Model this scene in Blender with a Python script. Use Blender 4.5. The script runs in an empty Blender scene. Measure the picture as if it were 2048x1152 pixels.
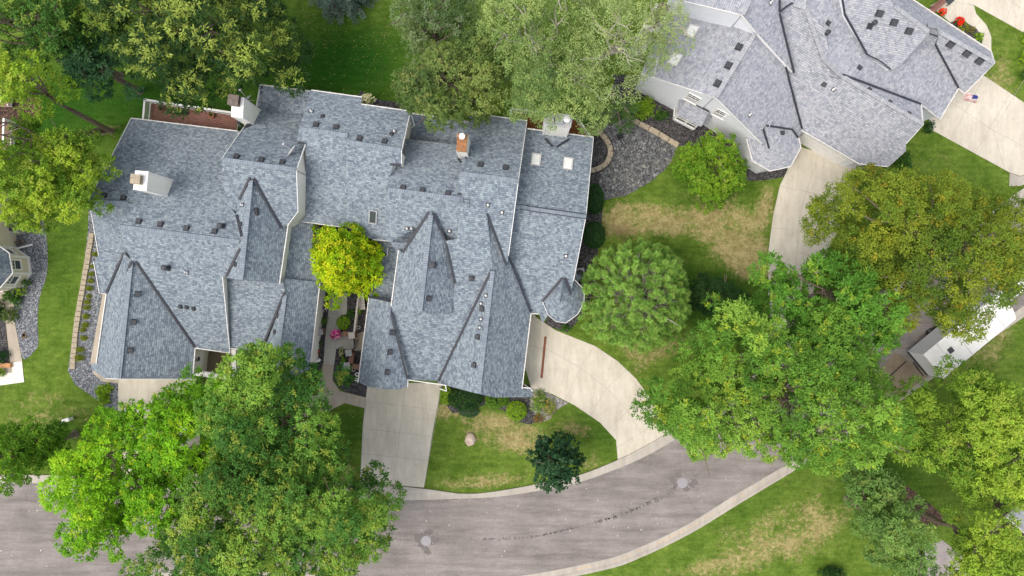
import bpy, math, random
import numpy as np
from mathutils import Vector, Matrix
from mathutils.geometry import tessellate_polygon
random.seed(7)
SC = bpy.context.scene
COL = SC.collection
H = 54.6          # camera height in metres
PPM = 25.0        # photograph pixels per metre at ground level

# ------------------------------------------------------------------ camera, sky, sun, exposure
cam = bpy.data.cameras.new("camera"); camo = bpy.data.objects.new("camera", cam); COL.objects.link(camo)
camo.location = (0, 0, H); cam.sensor_width = 36.0; cam.lens = 18.0 * H / (1024 / PPM)
cam.clip_start = 0.5; cam.clip_end = 5000
SC.camera = camo
SUN_EL, SUN_AZ = math.radians(60), math.radians(243)     # azimuth clockwise from +Y: light from the left, slightly above
world = bpy.data.worlds.new("World"); SC.world = world; world.use_nodes = True
wn = world.node_tree
bg = wn.nodes["Background"]; sky = wn.nodes.new("ShaderNodeTexSky"); sky.sky_type = 'NISHITA'; sky.sun_disc = False
sky.sun_elevation = SUN_EL; sky.sun_rotation = SUN_AZ; sky.air_density = 1.0; sky.dust_density = 6.0; sky.ozone_density = 1.0
wn.links.new(sky.outputs[0], bg.inputs[0]); bg.inputs[1].default_value = 0.07
cloud = wn.nodes.new("ShaderNodeBackground"); cloud.inputs[0].default_value = (0.91, 0.92, 0.95, 1); cloud.inputs[1].default_value = 0.50   # even white overcast on top of the blue sky
addn = wn.nodes.new("ShaderNodeAddShader"); wn.links.new(bg.outputs[0], addn.inputs[0]); wn.links.new(cloud.outputs[0], addn.inputs[1]); wn.links.new(addn.outputs[0], wn.nodes["World Output"].inputs[0])
sun = bpy.data.lights.new("sun", 'SUN'); suno = bpy.data.objects.new("sun", sun); COL.objects.link(suno)
sun.energy = 1.6; sun.angle = math.radians(36); sun.color = (1.0, 0.95, 0.87)
sd = Vector((math.sin(SUN_AZ) * math.cos(SUN_EL), math.cos(SUN_AZ) * math.cos(SUN_EL), math.sin(SUN_EL)))
suno.rotation_euler = sd.to_track_quat('Z', 'Y').to_euler(); suno.location = (0, 0, 60)
SC.view_settings.view_transform = 'Standard'; SC.view_settings.look = 'None'; SC.view_settings.gamma = 1
SC.view_settings.exposure = 0.62
SC.cycles.max_bounces = 6; SC.cycles.diffuse_bounces = 3; SC.cycles.transparent_max_bounces = 4

# ------------------------------------------------------------------ helpers
def W(px, py, z=0.0):
    k = (1 - z / H) / PPM
    return Vector(((px - 1024) * k, (576 - py) * k, z))
def tag(o, label=None, cat=None, group=None, kind=None):
    if label: o['label'] = label
    if cat: o['category'] = cat
    if group: o['group'] = group
    if kind: o['kind'] = kind
    return o
ORG = {}
def thing(name, label, cat, loc, group=None):
    o = bpy.data.objects.new(name, None); COL.objects.link(o); o.location = loc
    o.empty_display_size = 0.2; ORG[o] = Vector(loc)
    return tag(o, label, cat, group)
class MB:
    def __init__(s): s.v = []; s.f = []; s.m = []; s.uv = []
    def face(s, pts, m=0, uv=None):
        n = len(s.v); s.v += [tuple(p) for p in pts]; s.f.append(list(range(n, n + len(pts)))); s.m.append(m)
        s.uv.append(uv if uv else [(p[0], p[1]) for p in pts])
    def wallq(s, a, b, z0a, z0b, z1a, z1b, m=0):
        L = math.hypot(b[0] - a[0], b[1] - a[1])
        s.face([(a[0], a[1], z0a), (b[0], b[1], z0b), (b[0], b[1], z1b), (a[0], a[1], z1a)], m, [(0, z0a), (L, z0b), (L, z1b), (0, z1a)])
    def prism(s, poly, z0, z1, m=0, mt=None):
        """poly: list of xy (any winding)"""
        poly = [(p[0], p[1]) for p in poly]
        if area(poly) < 0: poly = poly[::-1]
        n = len(poly)
        for i in range(n): s.wallq(poly[i], poly[(i + 1) % n], z0, z0, z1, z1, m)
        top = [(p[0], p[1], z1) for p in poly]
        s.face(top, m if mt is None else mt)
        s.face([(p[0], p[1], z0) for p in poly[::-1]], m)
    def box(s, c, sx, sy, sz, rz=0, m=0, mt=None, R=None, taper=1.0):
        """c = centre of base"""
        if R is None: R = Matrix.Rotation(rz, 3, 'Z')
        c = Vector(c); P = []
        for z, t in ((0, 1), (sz, taper)):
            for x, y in ((-1, -1), (1, -1), (1, 1), (-1, 1)):
                P.append(c + R @ Vector((x * sx / 2 * t, y * sy / 2 * t, z)))
        for q, mm in (((0, 1, 5, 4), m), ((1, 2, 6, 5), m), ((2, 3, 7, 6), m), ((3, 0, 4, 7), m), ((4, 5, 6, 7), m if mt is None else mt), ((3, 2, 1, 0), m)):
            s.face([P[i] for i in q], mm)
    def tube(s, pts, rad, n=8, m=0, cap=True):
        pts = [Vector(p) for p in pts]
        if not hasattr(rad, '__len__'): rad = [rad] * len(pts)
        rings = []; up = Vector((0.3, 0.2, 1)).normalized()
        for i, p in enumerate(pts):
            d = (pts[min(i + 1, len(pts) - 1)] - pts[max(i - 1, 0)]).normalized()
            a = d.cross(Vector((1, 0, 0)) if abs(d.x) < 0.8 else Vector((0, 1, 0))).normalized(); b = d.cross(a)
            rings.append([p + (a * math.cos(t) + b * math.sin(t)) * rad[i] for t in [2 * math.pi * k / n for k in range(n)]])
        for i in range(len(pts) - 1):
            for k in range(n):
                s.face([rings[i][k], rings[i][(k + 1) % n], rings[i + 1][(k + 1) % n], rings[i + 1][k]], m)
        if cap: s.face(rings[0][::-1], m); s.face(rings[-1], m)
    def lathe(s, c, prof, n=20, m=0, R=None):
        c = Vector(c); R = R or Matrix.Identity(3)
        rr = [[c + R @ Vector((r * math.cos(2 * math.pi * k / n), r * math.sin(2 * math.pi * k / n), z)) for k in range(n)] for r, z in prof]
        for i in range(len(rr) - 1):
            for k in range(n):
                s.face([rr[i][k], rr[i][(k + 1) % n], rr[i + 1][(k + 1) % n], rr[i + 1][k]], m)
        s.face(rr[-1], m); s.face(rr[0][::-1], m)
    def build(s, name, mats, parent=None, smooth=False):
        org = Vector((0, 0, 0))
        o0 = parent
        if parent is not None:
            org = ORG[parent]
        me = bpy.data.meshes.new(name)
        me.from_pydata([(x - org.x, y - org.y, z - org.z) for x, y, z in s.v], [], s.f)
        ul = me.uv_layers.new(name="UVMap"); flat = []
        for u in s.uv:
            for a in u: flat += [a[0], a[1]]
        ul.data.foreach_set("uv", flat)
        me.polygons.foreach_set("material_index", s.m)
        if not isinstance(mats, (list, tuple)): mats = [mats]
        for mt in mats: me.materials.append(mt)
        if smooth: me.polygons.foreach_set("use_smooth", [True] * len(s.f))
        me.update()
        o = bpy.data.objects.new(name, me); COL.objects.link(o)
        if parent is not None: o.parent = parent
        ORG[o] = org
        return o
def single(name, mb, mats, label, cat, group=None, smooth=False, kind=None):
    """a top-level thing that is one mesh, its origin moved to its base"""
    xs = [v[0] for v in mb.v]; ys = [v[1] for v in mb.v]; zs = [v[2] for v in mb.v]
    base = Vector(((min(xs) + max(xs)) / 2, (min(ys) + max(ys)) / 2, min(zs)))
    e = type('E', (), {})
    mb.v = [(x - base.x, y - base.y, z - base.z) for x, y, z in mb.v]
    o = mb.build(name, mats, None, smooth); o.location = base; ORG[o] = base
    return tag(o, label, cat, group, kind)
def area(p):
    return 0.5 * sum(p[i][0] * p[(i + 1) % len(p)][1] - p[(i + 1) % len(p)][0] * p[i][1] for i in range(len(p)))
def inpoly(x, y, poly):
    c = False; n = len(poly); j = n - 1
    for i in range(n):
        xi, yi, xj, yj = poly[i][0], poly[i][1], poly[j][0], poly[j][1]
        if (yi > y) != (yj > y) and x < (xj - xi) * (y - yi) / (yj - yi) + xi: c = not c
        j = i
    return c
def offset_poly(poly, d):
    """poly CCW xy; d[i] = outward offset of edge i -> i+1"""
    n = len(poly); out = []
    def line(i):
        a = Vector(poly[i][:2]); b = Vector(poly[(i + 1) % n][:2]); t = (b - a)
        if t.length < 1e-6: t = Vector((1, 0))
        t.normalize(); nrm = Vector((t.y, -t.x)); return a + nrm * d[i], t, nrm
    for i in range(n):
        p, t, n1 = line(i - 1); q, u, n2 = line(i); cr = t.x * u.y - t.y * u.x
        v = Vector(poly[i][:2])
        if abs(cr) < 0.12:
            r = v + n1 * (d[i - 1] if abs(d[i - 1]) > abs(d[i]) else d[i])
        else:
            w = q - p; k = (w.x * u.y - w.y * u.x) / cr; r = p + t * k
            lim = 1.25 * max(abs(d[i - 1]), abs(d[i]), 1e-6)
            if (r - v).length > lim: r = v + (r - v).normalized() * lim
        out.append((r.x, r.y))
    return out
def smooth_pts(P, sub=6, closed=False):
    P = [Vector(p) for p in P]; n = len(P); out = []
    rng = range(n if closed else n - 1)
    for i in rng:
        p0 = P[(i - 1) % n] if (closed or i > 0) else P[i]; p1 = P[i]; p2 = P[(i + 1) % n]
        p3 = P[(i + 2) % n] if (closed or i + 2 < n) else P[(i + 1) % n]
        for k in range(sub):
            t = k / sub
            out.append(0.5 * ((2 * p1) + (p2 - p0) * t + (2 * p0 - 5 * p1 + 4 * p2 - p3) * t * t + (3 * p1 - p0 - 3 * p2 + p3) * t ** 3))
    if not closed: out.append(P[-1])
    return out

# ------------------------------------------------------------------ materials
class NT:
    def __init__(s, name, rough=0.9, spec=0.2):
        s.m = bpy.data.materials.new(name); s.m.use_nodes = True; s.t = s.m.node_tree
        s.b = s.t.nodes["Principled BSDF"]; s.b.inputs["Roughness"].default_value = rough
        s.b.inputs["Specular IOR Level"].default_value = spec
    def n(s, ty, **k):
        x = s.t.nodes.new(ty)
        for a, b in k.items():
            if a.startswith('i_'):
                x.inputs[int(a[2:]) if a[2:].isdigit() else a[2:]].default_value = b
            else: setattr(x, a, b)
        return x
    def l(s, a, b): s.t.links.new(a, b)
    def math(s, op, a, b=None, c=None):
        x = s.n("ShaderNodeMath", operation=op)
        for i, q in enumerate((a, b, c)):
            if q is None: continue
            if isinstance(q, (int, float)): x.inputs[i].default_value = q
            else: s.l(q, x.inputs[i])
        return x.outputs[0]
    def mix(s, f, a, b, bt='MIX'):
        x = s.n("ShaderNodeMix", data_type='RGBA', blend_type=bt)
        for i, q in ((0, f), (6, a), (7, b)):
            if isinstance(q, (int, float)): x.inputs[i].default_value = q
            elif isinstance(q, tuple): x.inputs[i].default_value = q if len(q) == 4 else (*q, 1)
            else: s.l(q, x.inputs[i])
        return x.outputs[2]
    def ramp(s, f, stops, interp='LINEAR'):
        x = s.n("ShaderNodeValToRGB"); r = x.color_ramp; r.interpolation = interp
        while len(r.elements) < len(stops): r.elements.new(0.5)
        for e, (p, c) in zip(r.elements, stops): e.position = p; e.color = c if len(c) == 4 else (*c, 1)
        s.l(f, x.inputs[0]); return x.outputs[0]
    def noise(s, co, scale, det=4, rough=0.6, out=0):
        x = s.n("ShaderNodeTexNoise"); x.inputs["Scale"].default_value = scale; x.inputs["Detail"].default_value = det
        x.inputs["Roughness"].default_value = rough
        if co is not None: s.l(co, x.inputs["Vector"])
        return x.outputs[out]
    def bump(s, h, st=0.5, dist=0.02):
        x = s.n("ShaderNodeBump"); x.inputs["Strength"].default_value = st; x.inputs["Distance"].default_value = dist
        s.l(h, x.inputs["Height"]); s.l(x.outputs[0], s.b.inputs["Normal"])
    def geo(s): return s.n("ShaderNodeNewGeometry").outputs["Position"]
    def color(s, c):
        if isinstance(c, tuple): s.b.inputs["Base Color"].default_value = (*c, 1)
        else: s.l(c, s.b.inputs["Base Color"])
def plain(name, c, rough=0.7, var=0.12, scale=3.0, spec=0.3, metal=0.0):
    t = NT(name, rough, spec); p = t.geo()
    t.color(t.mix(t.ramp(t.noise(p, scale, 5), [(0.3, (0, 0, 0)), (0.7, (1, 1, 1))]), tuple(x * (1 - var) for x in c), tuple(min(1, x * (1 + var)) for x in c)))
    t.b.inputs["Metallic"].default_value = metal
    return t.m
def shingles(name, stops, tabw=0.33, row=0.143, weather=(0.85, 1.12)):
    t = NT(name, 0.95, 0.12); uv = t.n("ShaderNodeUVMap").outputs[0]
    sp = t.n("ShaderNodeSeparateXYZ"); t.l(uv, sp.inputs[0])
    vv = t.math('DIVIDE', sp.outputs[1], row); r = t.math('FLOOR', vv)
    wn_ = t.n("ShaderNodeTexWhiteNoise", noise_dimensions='1D'); t.l(r, wn_.inputs["W"])
    uu = t.math('ADD', t.math('DIVIDE', sp.outputs[0], tabw), t.math('MULTIPLY', wn_.outputs[0], 17.0)); c = t.math('FLOOR', uu)
    cb = t.n("ShaderNodeCombineXYZ"); t.l(c, cb.inputs[0]); t.l(r, cb.inputs[1])
    w2 = t.n("ShaderNodeTexWhiteNoise", noise_dimensions='2D'); t.l(cb.outputs[0], w2.inputs["Vector"])
    # half the tabs carry a second, narrower laminated tab
    uh = t.math('MULTIPLY', uu, 2.0); c2 = t.math('FLOOR', uh); cb2 = t.n("ShaderNodeCombineXYZ"); t.l(c2, cb2.inputs[0]); t.l(r, cb2.inputs[1]); cb2.inputs[2].default_value = 0
    w3 = t.n("ShaderNodeTexWhiteNoise", noise_dimensions='2D'); t.l(cb2.outputs[0], w3.inputs["Vector"])
    f = t.math('ADD', t.math('MULTIPLY', w2.outputs[0], 0.6), t.math('MULTIPLY', w3.outputs[0], 0.4))
    col = t.ramp(f, stops)
    fine = t.noise(t.geo(), 22, 3); big = t.noise(t.geo(), 0.55, 6, 0.7)
    mul = t.math('ADD', t.math('MULTIPLY', big, (weather[1] - weather[0]) * 0.9), weather[0] + 0.02)
    mul = t.math('MULTIPLY', mul, t.math('ADD', t.math('MULTIPLY', fine, 0.5), 0.75))
    fr = t.math('FRACT', vv)                      # the butt edge of each course
    edge = t.math('LESS_THAN', fr, 0.2); mul = t.math('MULTIPLY', mul, t.math('SUBTRACT', 1.0, t.math('MULTIPLY', edge, 0.34)))
    fu = t.math('FRACT', uu); jo = t.math('LESS_THAN', fu, 0.08); mul = t.math('MULTIPLY', mul, t.math('SUBTRACT', 1.0, t.math('MULTIPLY', jo, 0.2)))
    cc = t.n("ShaderNodeCombineXYZ")
    for i in range(3): t.l(mul, cc.inputs[i])
    t.color(t.mix(1.0, col, cc.outputs[0], 'MULTIPLY'))
    t.bump(t.math('ADD', t.math('MULTIPLY', fr, -1.0), t.math('MULTIPLY', w2.outputs[0], 0.7)), 0.6, 0.02)
    return t.m
M = {}
M['shingle'] = shingles("blue_grey_shingles", [(0.0, (0.108, 0.130, 0.168)), (0.28, (0.155, 0.185, 0.223)), (0.55, (0.206, 0.243, 0.280)), (0.85, (0.270, 0.32, 0.352)), (1.0, (0.32, 0.342, 0.375))], tabw=.22)
M['shingle2'] = shingles("pale_grey_shingles", [(0.0, (0.21, 0.22, 0.26)), (0.3, (0.275, 0.288, 0.33)), (0.6, (0.34, 0.355, 0.395)), (0.8, (0.385, 0.385, 0.41)), (1.0, (0.42, 0.445, 0.49))], tabw=.22)
M['cap'] = shingles("ridge_cap_shingles", [(0.0, (0.175, 0.205, 0.245)), (0.5, (0.21, 0.245, 0.285)), (1.0, (0.25, 0.285, 0.32))], tabw=0.9, row=0.17)
M['cap2'] = shingles("pale_ridge_cap_shingles", [(0.0, (0.29, 0.30, 0.325)), (0.5, (0.34, 0.35, 0.375)), (1.0, (0.39, 0.40, 0.425))], tabw=0.9, row=0.17)
def siding(name, c, vertical=False):
    t = NT(name, 0.6, 0.3); uv = t.n("ShaderNodeUVMap").outputs[0]; sp = t.n("ShaderNodeSeparateXYZ"); t.l(uv, sp.inputs[0])
    fr = t.math('FRACT', t.math('DIVIDE', sp.outputs[0 if vertical else 1], 0.15 if vertical else 0.13))
    e = t.math('LESS_THAN', fr, 0.12); nz = t.noise(t.geo(), 1.5, 5)
    k = t.math('MULTIPLY', t.math('ADD', t.math('MULTIPLY', nz, 0.16), 0.9), t.math('SUBTRACT', 1.0, t.math('MULTIPLY', e, 0.18)))
    cc = t.n("ShaderNodeCombineXYZ")
    for i in range(3): t.l(k, cc.inputs[i])
    t.color(t.mix(1.0, c, cc.outputs[0], 'MULTIPLY')); t.bump(fr, 0.4, 0.015); return t.m
M['siding'] = siding("cream_siding", (0.80, 0.775, 0.69)); M['siding2'] = siding("pale_blue_white_siding", (0.80, 0.82, 0.87)); M['panel'] = siding('cream_chimney_panel', (0.90, 0.88, 0.80)); M['siding3'] = siding("tan_siding", (0.66, 0.60, 0.45))
M['white'] = plain("white_trim", (0.78, 0.77, 0.75), 0.5, 0.05); M['fascia'] = plain("fascia_board", (0.50, 0.49, 0.48), 0.6, 0.06)
M['dark'] = plain("dark_metal_flashing", (0.028, 0.031, 0.042), 0.5, 0.3, 6); M['vent'] = plain("dark_vent_metal", (0.045, 0.048, 0.055), 0.5, 0.3, 8)
M['steel'] = plain("galvanised_steel", (0.45, 0.46, 0.48), 0.4, 0.2, 6, 0.5, 0.6); M['rust'] = plain("rusted_cap_metal", (0.27, 0.125, 0.055), 0.8, 0.4, 5)
M['grey'] = plain("light_grey_plastic", (0.42, 0.42, 0.43), 0.5, 0.1, 5); M['black'] = plain("black_plastic", (0.015, 0.015, 0.017), 0.4, 0.2, 5)
M['glasspale'] = plain("pale_skylight_dome", (0.70, 0.71, 0.69), 0.2, 0.04, 2, 0.6)
M['bark'] = plain("grey_brown_bark", (0.16, 0.125, 0.095), 0.95, 0.45, 7); M['barkpale'] = plain("pale_bark", (0.34, 0.31, 0.26), 0.9, 0.35, 7)
M['terracotta'] = plain("terracotta", (0.30, 0.12, 0.05), 0.8, 0.2); M['soil'] = plain("potting_soil", (0.035, 0.022, 0.015), 1, 0.4, 20)
M['brick'] = plain("weathered_wall_block", (0.22, 0.12, 0.085), 0.9, 0.35, 9); M['stonecap'] = plain("pale_stone_cap", (0.44, 0.40, 0.36), 0.85, 0.2, 12)
M['edging'] = plain("tan_edging_blocks", (0.33, 0.28, 0.205), 0.9, 0.3, 7)
g = NT("window_glass", 0.08, 0.8); g.color((0.05, 0.06, 0.065)); M['glass'] = g.m
def concrete(name, a, b, stain=(0.30, 0.27, 0.22)):
    t = NT(name, 0.9, 0.2); p = t.geo()
    c = t.mix(t.ramp(t.noise(p, 0.45, 6, 0.65), [(0.3, (0, 0, 0)), (0.7, (1, 1, 1))]), a, b)
    st = t.ramp(t.noise(p, 1.3, 7, 0.75), [(0.54, (0, 0, 0)), (0.72, (0.42, 0.42, 0.42))])
    c = t.mix(st, c, stain); mq = t.n("ShaderNodeMapping"); mq.inputs["Scale"].default_value = (1.4, .25, 1); mq.inputs["Rotation"].default_value = (0, 0, .12); t.l(p, mq.inputs[0])
    c = t.mix(1.0, c, t.ramp(t.noise(mq.outputs[0], 1.2, 6, .75), [(.36, (.86, .85, .84)), (.6, (1.03, 1.03, 1.02))]), 'MULTIPLY')
    c = t.mix(t.ramp(t.noise(p, 5.5, 4, .8), [(.66, (0, 0, 0)), (.74, (.35, .35, .35))]), c, tuple(k * .62 for k in stain)); f = t.ramp(t.noise(p, 30, 3, 0.8), [(0.3, (0.86, 0.86, 0.86)), (0.7, (1.05, 1.05, 1.05))])
    t.color(t.mix(1.0, c, f, 'MULTIPLY')); t.bump(t.noise(p, 60, 2), 0.2, 0.004); return t.m
M['concrete'] = concrete("pale_concrete", (0.50, 0.455, 0.375), (0.60, 0.56, 0.475), (0.36, 0.31, 0.235))
M['concrete2'] = concrete("kerb_concrete", (0.36, 0.33, 0.29), (0.45, 0.415, 0.365)); M['concrete3'] = concrete("walk_concrete", (0.36, 0.31, 0.25), (0.46, 0.40, 0.33))
M['concretew'] = concrete("bright_concrete", (0.72, 0.69, 0.60), (0.80, 0.77, 0.69), (0.6, 0.55, 0.45)); M['concreteb'] = concrete("stained_brown_concrete", (0.20, 0.155, 0.11), (0.32, 0.265, 0.19), (0.12, 0.085, 0.06))
M['joint'] = plain("concrete_joint", (0.33, 0.305, 0.265), 1, 0.2, 8)  # darker lines of the joints between concrete slabs
t = NT("asphalt_road", 0.92, 0.2); p = t.geo()
c = t.mix(t.ramp(t.noise(p, 0.30, 7, 0.7), [(0.35, (0, 0, 0)), (0.68, (1, 1, 1))]), (0.205, 0.184, 0.172), (0.298, 0.270, 0.254))
sp_ = t.ramp(t.noise(p, 24, 4, 0.9), [(0.34, (0.70, 0.70, 0.70)), (0.55, (1, 1, 1)), (0.72, (1.3, 1.3, 1.3))])
mp = t.n("ShaderNodeMapping"); mp.inputs["Scale"].default_value = (0.12, 0.9, 1); mp.inputs["Rotation"].default_value = (0, 0, 0.12); t.l(p, mp.inputs[0])
strk = t.ramp(t.noise(mp.outputs[0], 1.6, 6, 0.7), [(0.36, (0.70, 0.69, 0.69)), (0.60, (1.04, 1.04, 1.04))])
g2 = t.ramp(t.noise(p, 6, 6, 0.95), [(0.34, (0.86, 0.86, 0.86)), (0.66, (1.13, 1.13, 1.13))])
t.color(t.mix(1.0, t.mix(1.0, t.mix(1.0, c, sp_, 'MULTIPLY'), strk, 'MULTIPLY'), g2, 'MULTIPLY')); t.bump(t.noise(p, 70, 2), 0.4, 0.006); M['asphalt'] = t.m
def gravel(name, c0, c1, c2, scale=14.0, st=0.9):
    t = NT(name, 0.9, 0.2); p = t.geo()
    v = t.n("ShaderNodeTexVoronoi"); v.inputs["Scale"].default_value = scale; t.l(p, v.inputs["Vector"])
    hs = t.n("ShaderNodeSeparateColor"); t.l(v.outputs["Color"], hs.inputs[0])
    c = t.ramp(hs.outputs[0], [(0.0, c0), (0.5, c1), (1.0, c2)])
    dk = t.ramp(v.outputs["Distance"], [(0.35, (1, 1, 1)), (0.75, (0.5, 0.5, 0.5))])
    big = t.ramp(t.noise(p, 1.2, 5, 0.7), [(0.3, (0.8, 0.8, 0.8)), (0.7, (1.15, 1.15, 1.15))])
    t.color(t.mix(1.0, t.mix(1.0, c, dk, 'MULTIPLY'), big, 'MULTIPLY')); t.bump(t.math('MULTIPLY', v.outputs["Distance"], -1.0), st, 0.03); return t.m
M['gravel'] = gravel("blue_grey_gravel", (0.07, 0.08, 0.095), (0.17, 0.185, 0.205), (0.38, 0.39, 0.40), 13)
M['gravelp'] = gravel("pale_pea_gravel", (0.16, 0.15, 0.14), (0.30, 0.28, 0.265), (0.5, 0.48, 0.45), 15)
M['graveld'] = gravel("dark_rock_mulch", (0.028, 0.026, 0.028), (0.065, 0.062, 0.065), (0.17, 0.16, 0.16), 15)
M['mulch'] = gravel("brown_mulch", (0.035, 0.02, 0.014), (0.09, 0.055, 0.04), (0.2, 0.13, 0.10), 12)
t = NT("river_stone", 0.85, 0.3); oi = t.n("ShaderNodeAttribute", attribute_name="tint")
t.color(t.mix(1.0, oi.outputs["Color"], t.ramp(t.noise(t.geo(), 9, 4), [(0.3, (0.75, 0.75, 0.75)), (0.7, (1.2, 1.2, 1.2))]), 'MULTIPLY')); M['stone'] = t.m
# lawn: green and dried-out grass mixed through the "dry" attribute
t = NT("lawn_grass", 1.0, 0.05); p = t.geo(); at = t.n("ShaderNodeAttribute", attribute_name="dry")
sp = t.n("ShaderNodeSeparateColor"); t.l(at.outputs["Color"], sp.inputs[0])
green = t.mix(t.ramp(t.noise(p, 0.8, 6, 0.7), [(0.35, (0, 0, 0)), (0.65, (1, 1, 1))]), (0.070, 0.132, 0.016), (0.140, 0.215, 0.036))
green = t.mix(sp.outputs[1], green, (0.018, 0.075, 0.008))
mp = t.n("ShaderNodeMapping"); mp.inputs["Rotation"].default_value = (0, 0, 0.5); mp.inputs["Scale"].default_value = (1.0, 2.6, 1); t.l(p, mp.inputs[0])
green = t.mix(1.0, green, t.ramp(t.noise(mp.outputs[0], 1.1, 5, 0.75), [(0.3, (0.72, 0.75, 0.7)), (0.7, (1.25, 1.2, 1.2))]), 'MULTIPLY')
nd = t.noise(p, 3.0, 10, 0.88); nd2 = t.noise(p, 0.55, 5, 0.7)
dv = t.math('ADD', t.math('SUBTRACT', t.math('MULTIPLY', sp.outputs[0], 1.0), 0.55), t.math('ADD', t.math('MULTIPLY', t.math('SUBTRACT', nd, 0.5), 3.4), t.math('MULTIPLY', t.math('SUBTRACT', nd2, 0.5), 1.5)))
dm = t.ramp(dv, [(0.0, (0, 0, 0)), (0.40, (1, 1, 1))])
dry = t.mix(t.ramp(t.noise(p, 1.7, 5, 0.8), [(0.35, (0, 0, 0)), (0.65, (1, 1, 1))]), (0.22, 0.175, 0.072), (0.44, 0.37, 0.185))
dry = t.mix(sp.outputs[2], dry, (0.13, 0.085, 0.05)); green = t.mix(t.ramp(t.noise(p, 7.0, 5, .8), [(.58, (0, 0, 0)), (.70, (.6, .6, .6))]), green, (0.17, 0.155, 0.05))
wv = t.n("ShaderNodeTexWave", wave_type='BANDS', bands_direction='Y'); wv.inputs["Scale"].default_value = 0.55; wv.inputs["Distortion"].default_value = 3.5; wv.inputs["Detail"].default_value = 2; t.l(p, wv.inputs["Vector"])
green = t.mix(1.0, green, t.ramp(wv.outputs["Fac"], [(0.2, (0.95, 0.955, 0.95)), (0.8, (1.04, 1.035, 1.03))]), 'MULTIPLY')
colr = t.mix(t.math('MULTIPLY', dm, 0.93), green, dry)
colr = t.mix(1.0, colr, t.ramp(t.noise(p, 4.5, 6, 0.95), [(0.34, (0.60, 0.64, 0.6)), (0.66, (1.36, 1.3, 1.3))]), 'MULTIPLY')
colr = t.mix(1.0, colr, t.ramp(t.noise(p, 16, 4, 0.85), [(0.3, (0.62, 0.62, 0.62)), (0.7, (1.3, 1.3, 1.3))]), 'MULTIPLY')
t.color(colr); t.bump(t.noise(p, 28, 4, 0.8), 0.8, 0.05); M['lawn'] = t.m
def leafmat(name, trans=0.24, rough=0.7):
    t = NT(name, rough, 0.15); a = t.n("ShaderNodeAttribute", attribute_name="tint"); t.l(a.outputs["Color"], t.b.inputs["Base Color"])
    tr = t.n("ShaderNodeBsdfTranslucent"); t.l(t.mix(1.0, a.outputs["Color"], (1.3, 1.35, 0.7), 'MULTIPLY'), tr.inputs[0])
    ms = t.n("ShaderNodeMixShader"); ms.inputs[0].default_value = trans
    t.l(t.b.outputs[0], ms.inputs[1]); t.l(tr.outputs[0], ms.inputs[2]); t.l(ms.outputs[0], t.t.nodes["Material Output"].inputs[0]); return t.m
M['leaf'] = leafmat("leaves"); M['needle'] = leafmat("needles", 0.12); M['petal'] = leafmat("petals", 0.25)
# ------------------------------------------------------------------ ground
def flat(name, pts, z, mat, kind='structure', joints=(), jm=None, jw=0.026, label=None, cat=None, smooth=0, thick=0.0):
    P = [W(*p)[:2] for p in pts]
    if smooth: P = [tuple(v) for v in smooth_pts(P, smooth, True)]
    if area(P) < 0: P = P[::-1]
    mb = MB(); mb.face([(x, y, z) for x, y in P])
    if thick:
        for i in range(len(P)): mb.wallq(P[i], P[(i + 1) % len(P)], z - thick, z - thick, z, z)
    for a, b in joints:
        A = W(*a); B = W(*b); d = (B - A); d.z = 0; d.normalize(); n = Vector((-d.y, d.x, 0)) * jw / 2
        mb.face([(A + n)[:2] + (z + 0.004,), (A - n)[:2] + (z + 0.004,), (B - n)[:2] + (z + 0.004,), (B + n)[:2] + (z + 0.004,)], 1)
    o = mb.build(name, [mat, jm or M['joint']]); tag(o, label, cat, None, kind); return o
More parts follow.
